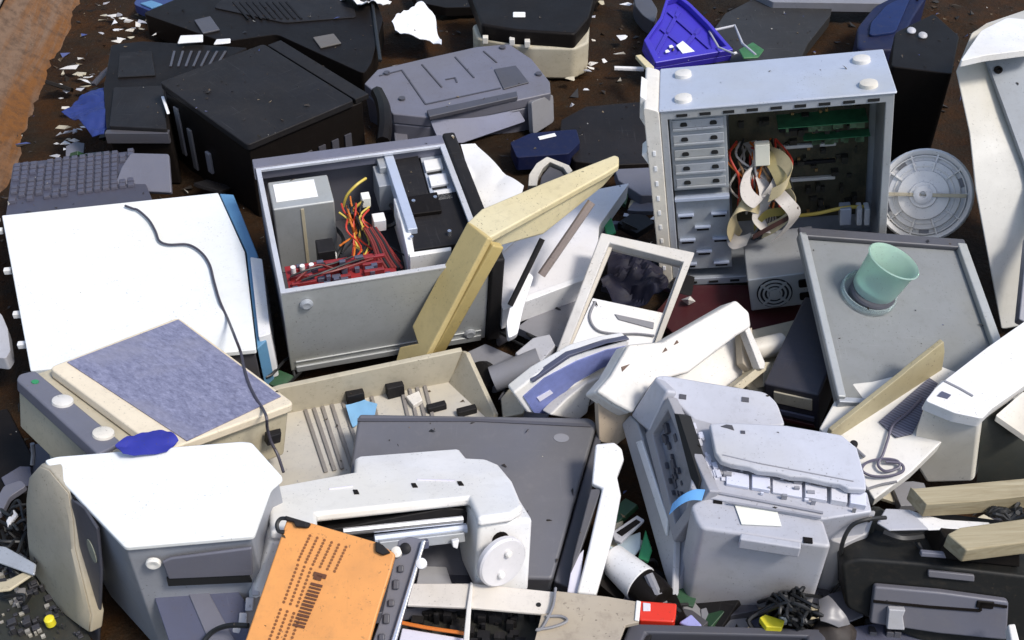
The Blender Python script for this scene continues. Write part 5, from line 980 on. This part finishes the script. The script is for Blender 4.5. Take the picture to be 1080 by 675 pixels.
# navy box under it
F = F3((178, 690, .13), (258, 668, .13), (161, 622, .15)); F = Frame(F.o, F.u, F.w if F.w.z > 0 else -F.w); T = Thing('navy_grey_drive', 'navy grey box leaning on the white topped case', 'box', F)
mb = T.mb(); mb.prism(fil(F.O([(160, 622), (247, 616), (262, 640), (262, 700), (186, 700)]), .006), -.05, 0); T.part('body', mb, M['navygrey'], bev=.004)
mb = T.mb(); mb.prism(F.O([(196, 620), (216, 618), (250, 680), (226, 690)]), 0, .003); T.part('raised_band', mb, M['slate']); mb = T.mb(); mb.prism(F.O([(176, 624), (184, 623), (185, 626), (177, 627)]), 0, .003); T.part('sticker', mb, M['paper'])
# orange cover
F = F3((260, 676, .20), (390, 676, .20), (303, 546, .285)); F = Frame(F.o, F.u, F.w if F.w.z > 0 else -F.w); T = Thing('orange_vented_cover', 'flat orange vented plastic cover leaning on the white inkjet printer', 'cover', F)
mb = T.mb(); mb.prism(fil(F.O([(303, 546), (330, 552), (398, 572), (417, 584), (412, 603), (397, 651), (385, 694), (252, 694)]), .005), -.012, 0); T.part('sheet', mb, M['orange'], bev=.003)
mb = T.mb(); dr = lambda x, y, s: mb.prism(ell(F.l(x, y), s, s, 7), -.001, .0008)
for i in range(6):
    for j in range(9):
        x = 327 + i * 7.6 - j * 1.5; y = 565 + i * 2.4 + j * 3.2; dr(x, y, .0022)
for i in range(3):
    for j in range(11): dr(314 + i * 7 - j * 1.45, 596 + i * 2 + j * 3.9, .0022)
for i in range(4):
    for j in range(10): dr(296 + i * 7 - j * 1.45, 643 + i * 2 + j * 3.9, .0022)
T.part('perforation', mb, plastic('orange_shadow', (.20, .07, .015), .6, .1), bev=0)
mb = T.mb()
for k in range(13):
    x = 334 - k * 1.55; y = 617 + k * 3.6; line2(mb, F, [(x - 6, y - 1.6), (x + 6, y + 1.4)], .0015, .0012 + .0005 * (k % 3 == 0))
line2(mb, F, [(331, 605), (344, 608.5)], .0015, .003); line2(mb, F, [(337, 607), (335.5, 612)], .0015, .004); line2(mb, F, [(331, 609), (333, 609.6)], .0015, .002); T.part('slot', mb, plastic('brown_slot', (.10, .03, .008), .6, .1), bev=0)
mb = T.mb(); mb.prism(F.O([(301, 544), (328, 552), (325, 557), (312, 556), (310, 551), (301, 549)], .004), -.006, .008); mb.prism(F.O([(396, 571), (404, 575), (412, 583), (404, 586), (396, 582)], .004), -.006, .008); T.part('corner_clip', mb, M['black2'])
mb = MB(); mb.tube([F.W(*F.l(x, y, .002), .002) for x, y in ((304, 547), (296, 547), (292, 553), (294, 560), (300, 561))], .003, 7); T.part('wire_loop', mb, M['wire_k'], bev=0)
# rail right of the orange cover
F = F3((396, 676, .17), (414, 676, .17), (448, 570, .245)); F = Frame(F.o, F.u, F.w if F.w.z > 0 else -F.w); T = Thing('grey_printer_rail', 'slate carriage rail with bright steel edge beside the orange cover', 'rail', F)
mb = T.mb(); mb.prism(F.O([(420, 570), (432, 566), (449, 569), (412, 690), (388, 690), (402, 650)]), -.016, 0); T.part('rail', mb, M['slate'], bev=.002)
mb = T.mb(); mb.prism(F.O([(445, 570), (449.5, 570), (414, 690), (408, 690)], .006), 0, .01); T.part('steel_edge', mb, M['chrome'])
mb = T.mb()
for k in range(5): x, y = 424 - k * 5, 598 + k * 18; p = F.l(x, y, .0); mb.box(p[0] - .006, p[0] + .003, p[1] - .008, p[1] + .002 + .004 * (k % 2), 0, .006)
T.part('clip', mb, M['slate2'])
for x, y, mt in ((419, 583, M['white']), (445, 595, M['white']), (428, 579, M['black2'])): mb = MB(); mb.lathe(F.W(*F.l(x, y, .0), 0), F.w, [(.008, 0), (.008, .012), (.004, .014), (0, .014)], 14); T.part('peg', mb, mt, bev=0)
F = F3((240, 676, .12), (254, 676, .12), (276, 604, .17)); F = Frame(F.o, F.u, F.w if F.w.z > 0 else -F.w); T = Thing('taupe_metal_rail', 'grimy taupe metal rail between navy box and orange cover', 'rail', F)
mb = T.mb(); mb.prism(F.O([(275, 603), (281, 606), (272, 640), (254, 690), (236, 690), (262, 638)]), -.02, 0); T.part('rail', mb, plastic('taupe_metal', (.24, .21, .19), .45, .5, metal=.3)); mb = T.mb()
for k in range(4): x, y = 270 - k * 7, 620 + k * 16; p = F.l(x, y); mb.box(p[0] - .005, p[0] + .007, p[1] - .012, p[1] + .008, 0, .006)
T.part('lug', mb, M['lgrey'])
mb = MB(); mb.tube([at(206, 690, .13), at(222, 668, .15), at(240, 660, .17), at(262, 660, .18)], .004, 7); solo('black_wire', 'black wire bending from the navy box to the orange cover', 'wire', mb, M['wire_k'], bev=0)

# ================================================================ white inkjet printer
F, (u, v, w) = FF('white_printer'); T = Thing('white_inkjet_printer', 'white inkjet printer with open front and round side knob at the bottom', 'printer', F)
topo = [(285, 560), (283, 520), (290, 512), (373, 497), (374, 483), (378, 480), (484, 472), (492, 482), (512, 483), (526, 489), (541, 507), (552, 533), (540, 541), (504, 546), (496, 527), (494, 524), (334, 541), (335, 556)]
tw_ = w + .002
mb = T.mb(); mb.prism(F.O(topo, tw_), tw_ - .018, tw_); T.part('top_shell', mb, M['white'], bev=.007)
mb = T.mb()
q0, q1 = F.onv(503, 546), F.onv(562, 538); q2, q3_ = F.onv(557, 624), F.onv(500, 622)
mb.prismv([q3_, q2, (q1[0], tw_ - .018), (q0[0], tw_ - .018)], -.004, .17); sd = T.part('right_housing', mb, M['white'], bev=.008)
kc = F.onv(531, 594, -.03); kw = V((.55, -.80, .22)).normalized()
mb = MB(); p = F.W(kc[0], -.03, kc[1]); mb.lathe(p - kw * .01, kw, [(.043, 0), (.043, .008), (.040, .011), (0, .011)], 34); kn = T.part('knob', mb, M['lgrey'] if False else plastic('pale_knob', (.62, .60, .60), .4, .15), bev=0)
for k, s in ((.02, .55), (-.02, -.6)):
    mb = MB(); mb.lathe(p + kw * .0005 + F.w * k * .9 + F.u * k * .25, kw, [(.006, 0), (.006, .006), (.004, .008), (0, .008)], 12); T.part('screw', mb, M['white'], kn, bev=0)
mb = MB(); q = F.onv(528, 569, -.004); mb.cyl(F.W(q[0], .0, q[1]), -F.v, .014, .006, 16); T.part('spindle', mb, M['black'], bev=0)
# left column (partly behind the orange cover)
mb = T.mb(); a_, b2, c2, d2 = F.onv(284, 545), F.onv(336, 556), F.onv(330, 650), F.onv(262, 640)
mb.prismv([d2, c2, (b2[0], tw_ - .018), (a_[0], tw_ - .018)], 0.004, .12); T.part('left_housing', mb, M['white'], bev=.008)
mb = T.mb(); e0, e1 = F.onv(332, 556), F.onv(503, 545); mb.box(e0[0], e1[0], .165, .18, -.02, tw_ - .018); T.part('back_wall', mb, M['black'])
mb = T.mb(); mb.box(e0[0], e1[0], .0, .17, -.03, -.01); T.part('floor_plate', mb, M['slate2'])
mb = T.mb(); mb.prismv([F.onv(340, 560, .06), F.onv(470, 536, .06), F.onv(490, 537, .06), F.onv(498, 548, .06), F.onv(498, 556, .06), F.onv(345, 572, .06)], .06, .12); T.part('carriage_hood', mb, M['black2'])
def bar(name, A_, B_, r, dpt, mt): q, q_ = F.onv(*A_, dpt), F.onv(*B_, dpt); mb = MB(); mb.tube([F.W(q[0], dpt, q[1]), F.W(q_[0], dpt, q_[1])], r, 8, smooth=1); T.part(name, mb, mt, bev=0)
bar('guide_rod', (362, 561), (488, 548), .006, .03, M['chrome']); bar('guide_rod', (395, 569), (492, 557), .008, .035, M['bluesteel'])
mb = T.mb(); mb.prismv([F.onv(400, 572, .02), F.onv(490, 562, .02), F.onv(491, 572, .02), F.onv(402, 582, .02)], .02, .05); T.part('carriage_rail', mb, M['steel2'])
mb = T.mb(); mb.prismv([F.onv(436, 571, .015), F.onv(452, 569, .015), F.onv(452, 577, .015), F.onv(436, 580, .015)], .01, .02); T.part('sensor', mb, M['navygrey'])
mb = T.mb(); mb.prismv([F.onv(476, 570, .01), F.onv(484, 568, .01), F.onv(482, 578, .01), F.onv(477, 576, .01)], .005, .015); T.part('latch', mb, M['white'])
mb = T.mb(); mb.prism(F.O([(442, 600), (468, 590), (478, 620), (438, 622)], .01), .0, .012); T.part('paper_guide', mb, M['lgrey']); mb = T.mb(); mb.prism(F.O([(468, 590), (500, 584), (502, 620), (480, 620)], .01), -.005, .004); T.part('roller_plate', mb, M['slate2'])
mb = T.mb()
for x, y in ((375.5, 519), (437, 512), (485.5, 510)): p = F.l(x, y, tw_); mb.prism([(p[0] - .004, p[1] - .008), (p[0] + .004, p[1] - .009), (p[0] + .003, p[1] + .006), (p[0] - .004, p[1] + .007)], tw_ - .001, tw_ + .0015)
T.part('slot', mb, M['black'], bev=0)
mb = T.mb(); line2(mb, F, [(347, 516), (372, 513)], tw_ + .0005, .0008); line2(mb, F, [(440, 506), (480, 507)], tw_ + .0005, .0008); T.part('seam', mb, M['lilac_white'], bev=0)

# ================================================================ left edge clutter
T = Thing('dark_circuit_board', 'dark circuit board with chips at the bottom left corner', 'circuit board', Fz((40, 640, .03), 30, 6)); F = T.F
mb = T.mb(); mb.prism(F.O([(-20, 590), (60, 600), (104, 690), (-30, 700)]), -.006, 0); T.part('board', mb, plastic('grimy_black_board', (.022, .024, .018), .5, .6, vary=.6, scale=30, dirtcol=(.07, .05, .03))); rnd = random.Random(5); mb = T.mb()
for k in range(95): p = F.l(rnd.random() * 90 - 5, 600 + rnd.random() * 75); s = .002 + rnd.random() ** 2 * .013; mb.box(p[0], p[0] + s, p[1], p[1] + s * .8, 0, .003 + rnd.random() * .014)
T.part('chip', mb, plastic('dull_dark_chips', (.03, .03, .036), .5, .4), bev=.001); mb = T.mb()
for k in range(36): p = F.l(rnd.random() * 90 - 5, 600 + rnd.random() * 75); s = .003 + rnd.random() * .006; mb.box(p[0], p[0] + s, p[1], p[1] + s * .8, 0, .002 + rnd.random() * .01)
T.part('component', mb, plastic('pale_components', (.36, .34, .30), .4, .3, vary=.6), bev=0)
mb = MB(); mb.lathe(at(54, 658, .035), (0, 0, 1), [(.008, 0), (.008, .014), (.006, .016), (0, .016)], 14); T.part('yellow_button', mb, M['yellow'], bev=0)
slab('grey_metal_strip', 'scratched grey metal strip near the left edge', 'strip', [(-10, 574), (6, 576), (38, 594), (36, 606), (-10, 590)], .09, .006, M['steel2'], rad=0)
slab('tan_card', 'small tan card below the grey metal strip at the left edge', 'card', [(-8, 614), (6, 612), (30, 600), (34, 606), (10, 622), (-8, 624)], .08, .006, M['beige2'], rad=0)
slab('white_shard', 'bright white pointed shard left of the beige bezel', 'shard', [(6, 549), (14, 536), (19, 542), (12, 550), (8, 556)], .08, .008, M['white'], rad=0)
slab('slate_offcut', 'slate plastic offcut at the left edge beside the white desktop case', 'offcut', [(-10, 322), (2, 332), (8, 346), (11, 370), (6, 378), (-10, 376)], .10, .03, M['lgrey'])
slab('slate_curved_piece', 'slate curved plastic piece left of the curved beige bezel', 'plastic piece', [(-6, 530), (4, 512), (22, 506), (28, 512), (10, 524), (2, 540), (-6, 545)], .07, .012, M['slate'], rad=.006)
slab('black_tray', 'black plastic tray lying at the left edge under the scanner', 'tray', [(-30, 440), (8, 430), (34, 480), (30, 520), (-30, 520)], .03, .03, M['black'])
rnd = random.Random(8); mb = MB()
for k in range(16):
    x = 14 + rnd.gauss(0, 10); y = 555 + rnd.gauss(0, 26); mb.tube([at(x - 14, y + rnd.gauss(0, 8), .05), at(x + rnd.gauss(0, 6), y + rnd.gauss(0, 10), .08), at(x + rnd.gauss(6, 6), y + rnd.gauss(8, 10), .07), at(x + rnd.gauss(14, 6), y + rnd.gauss(16, 12), .04)], .003, 6)
solo('cable_knot', 'knot of thin dark cables along the left edge', 'cables', mb, M['wire_k'], bev=0)
mb = MB(); mb.tube([at(34, 468, .12), at(35, 478, .10), at(34, 490, .08)], .004, 7); solo('grey_tube', 'short grey tube standing below the button strip of the scanner', 'tube', mb, M['grey'], bev=0)

# ================================================================ scattered shards on the soil
rnd = random.Random(14); base = None
sp = [(85, 62), (90, 88), (92, 91), (84, 95), (62, 152), (68, 158), (72, 148), (97, 168), (118, 18), (126, 42), (128, 20), (142, 30), (134, 23), (252, 3), (264, 54), (112, 4), (196, 40), (207, 39), (235, 43), (620, 75), (622, 72), (636, 66), (587, 70), (590, 68), (470, 62), (420, 70), (396, 64), (374, 72), (650, 58), (664, 5), (636, 4), (640, 118), (560, 320), (760, 318), (56, 170), (60, 166), (78, 170), (652, 214), (672, 216), (664, 228), (676, 236), (690, 232), (684, 224)] + [(rnd.uniform(58, 108), rnd.uniform(70, 172)) for _ in range(34)] + [(rnd.uniform(108, 165), rnd.uniform(12, 46)) for _ in range(22)] + [(rnd.uniform(580, 680), rnd.uniform(4, 120)) for _ in range(14)] + [(rnd.uniform(640, 695), rnd.uniform(560, 650)) for _ in range(8)]
for k, (x, y) in enumerate(sp):
    mb = MB(); s = .005 + rnd.random() * .008; c = at(x, y, .012)
    mb.hull([c + V((rnd.gauss(0, s), rnd.gauss(0, s * .7), abs(rnd.gauss(0, s * .45)))) for _ in range(7)])
    solo('plastic_shard', 'small pale plastic shard scattered on the dark soil', 'shard', mb, [M['white2'], M['white'], M['beige2'], M['lgrey']][k % 4], bev=0, group='pale shards on the dark soil')
off = [(560, 330), (600, 335), (534, 352), (646, 300), (606, 418), (640, 560), (654, 540), (648, 612), (700, 640), (750, 644), (780, 640), (660, 640), (990, 575), (1010, 578), (1050, 590), (950, 585), (888, 640), (905, 600), (40, 480), (20, 505), (10, 600), (285, 395), (296, 400), (280, 430), (560, 440), (720, 300), (640, 350), (1000, 400), (962, 520), (940, 520), (470, 145), (430, 155), (680, 218), (225, 195), (540, 205), (560, 240), (596, 190), (1065, 610), (830, 560), (690, 610)] + [(rnd.uniform(540, 640), rnd.uniform(320, 430)) for _ in range(12)] + [(rnd.uniform(640, 900), rnd.uniform(620, 662)) for _ in range(16)] + [(rnd.uniform(940, 1075), rnd.uniform(500, 600)) for _ in range(10)] + [(rnd.uniform(60, 120), rnd.uniform(60, 170)) for _ in range(10)] + [(rnd.uniform(0, 100), rnd.uniform(470, 660)) for _ in range(14)] + [(rnd.uniform(610, 690), rnd.uniform(200, 240)) for _ in range(6)]
for k, (x, y) in enumerate(off):
    F = Fz((x, y, .02 + rnd.random() * .02), rnd.random() * 180, rnd.gauss(0, 14), rnd.gauss(0, 14)); mb = MB(F); a = .016 + rnd.random() * .03; b2 = .01 + rnd.random() * .022
    mb.prism([(-a, -b2), (a * (.5 + rnd.random() * .5), -b2), (a, b2 * rnd.random()), (a * .4, b2), (-a * (.6 + .4 * rnd.random()), b2 * .9)], -.006 - rnd.random() * .012, 0)
    solo('plastic_offcut', 'small broken plastic offcut wedged in a dark gap of the heap', 'offcut', mb, [M['slate'], M['black2'], M['slate2'], M['navygrey'], M['grey'], M['beige2'], M['pcb'], M['black']][k % 8], bev=.0015, group='small offcuts in the gaps of the heap')
for x, y, n_ in ((585, 325, 3), (660, 600, 3), (1010, 580, 3), (700, 645, 4), (290, 400, 2), (560, 350, 2), (900, 620, 2)):
    mb = MB()
    for k in range(n_): mb.tube([at(x + rnd.gauss(-24, 8), y + rnd.gauss(0, 8), .03), at(x + rnd.gauss(-8, 8), y + rnd.gauss(0, 9), .06), at(x + rnd.gauss(8, 8), y + rnd.gauss(0, 9), .05), at(x + rnd.gauss(24, 8), y + rnd.gauss(0, 8), .03)], .003, 6)
    solo('loose_cables', 'few loose black cables lying in a dark gap between the machines', 'cables', mb, M['wire_k'], bev=0, group='loose cables in the gaps of the heap')
for x0, x1, y0, y1, lb in ((187, 214, 36, 45, 'white plastic strip on the soil above the black printer'), (225, 243, 40, 46, 'small white strip next to the black case top edge')):
    slab('white_strip', lb, 'strip', [(x0, y1), (x0 + 3, y0 + 1), (x1, y0), (x1, y1 - 2), (x0 + 10, y1 - 1)], .155 if x0 < 200 else .17, .006, M['white'], rad=0)
bpy.context.view_layer.update(); dg = bpy.context.evaluated_depsgraph_get(); mb = MB(); n_ = 0
for k in range(16000):                         # crumbs lie on whatever is below them; the bright covers stay nearly clean
    if n_ > 4200: break
    a = rnd.random() * 3.6 - 1.8; b2 = .75 + rnd.random() * 2.9; hit, loc, nrm, idx, ob, mx = SC.ray_cast(dg, V((a, b2, 2)), V((0, 0, -1)))
    if not hit or nrm.z < .45: continue
    mn = ob.material_slots[0].material.name if ob.material_slots else ''
    if ob.name != 'ground' and rnd.random() > (.55 if any(q in mn for q in ('black', 'dark', 'board', 'tray', 'charcoal', 'soil')) else .10): continue
    if any(q in mn for q in ('white', 'enamel', 'glass', 'cup', 'translucent', 'label')) and rnd.random() > .15: continue
    s = .0016 + rnd.random() ** 4 * (.012 if ob.name == 'ground' else .005); c = loc + V((0, 0, s * .3)); n_ += 1
    p = [c + V((rnd.gauss(0, s), rnd.gauss(0, s), rnd.gauss(0, s * .5))) for _ in range(4)]; vs = [mb.b.verts.new(q) for q in p]
    for f in ((0, 1, 2), (0, 1, 3), (1, 2, 3), (0, 2, 3)): mb.face([vs[i] for i in f])
mm, nt, b = mat_base('fine_debris'); gi = N(nt, 'ShaderNodeNewGeometry').outputs['Random Per Island']; cr = N(nt, 'ShaderNodeValToRGB'); cr.color_ramp.interpolation = 'CONSTANT'
for pos, col in ((0, (.02, .014, .009)), (.45, (.05, .03, .012)), (.7, (.015, .015, .017)), (.84, (.16, .12, .07)), (.93, (.45, .42, .36)), (.975, (.05, .07, .2))):
    e = cr.color_ramp.elements[0] if pos == 0 else cr.color_ramp.elements.new(pos); e.position = pos; e.color = (*col, 1)
cr.color_ramp.elements.remove(cr.color_ramp.elements[-1]) if cr.color_ramp.elements[-1].position == 1 else None
nt.links.new(gi, cr.inputs[0]); nt.links.new(cr.outputs[0], b.inputs['Base Color']); b.inputs['Roughness'].default_value = .7
solo('debris', 'fine crumbs and chips littering the dark soil', 'debris', mb, mm, F=Frame((0, 0, 0), (1, 0, 0), (0, 0, 1)), bev=0, kind='stuff', sharp=10)
# ================================================================ daylight
EL, AZ = math.radians(54), math.radians(122)      # azimuth from +Y (away from the camera) towards +X (right)
sd = V((math.sin(AZ) * math.cos(EL), math.cos(AZ) * math.cos(EL), math.sin(EL)))
L_ = D.lights.new('sun', 'SUN'); L_.energy = 1.5; L_.angle = math.radians(12); L_.color = (1, .96, .90); so = D.objects.new('sun', L_); COL.objects.link(so); so.location = sd * 6; so.rotation_euler = sd.to_track_quat('Z', 'Y').to_euler()
W = D.worlds.new('World'); SC.world = W; W.use_nodes = True; nt = W.node_tree; bg = nt.nodes['Background']; sk = nt.nodes.new('ShaderNodeTexSky'); sk.sky_type = 'NISHITA'; sk.sun_disc = False
sk.sun_elevation = EL; sk.sun_rotation = AZ; sk.dust_density = 2.0; nt.links.new(sk.outputs[0], bg.inputs[0]); bg.inputs[1].default_value = .10
SC.view_settings.view_transform = 'Standard'; SC.view_settings.look = 'None'; SC.view_settings.exposure = .98; SC.view_settings.gamma = 1
SC.cycles.max_bounces = 8; SC.cycles.use_denoising = True
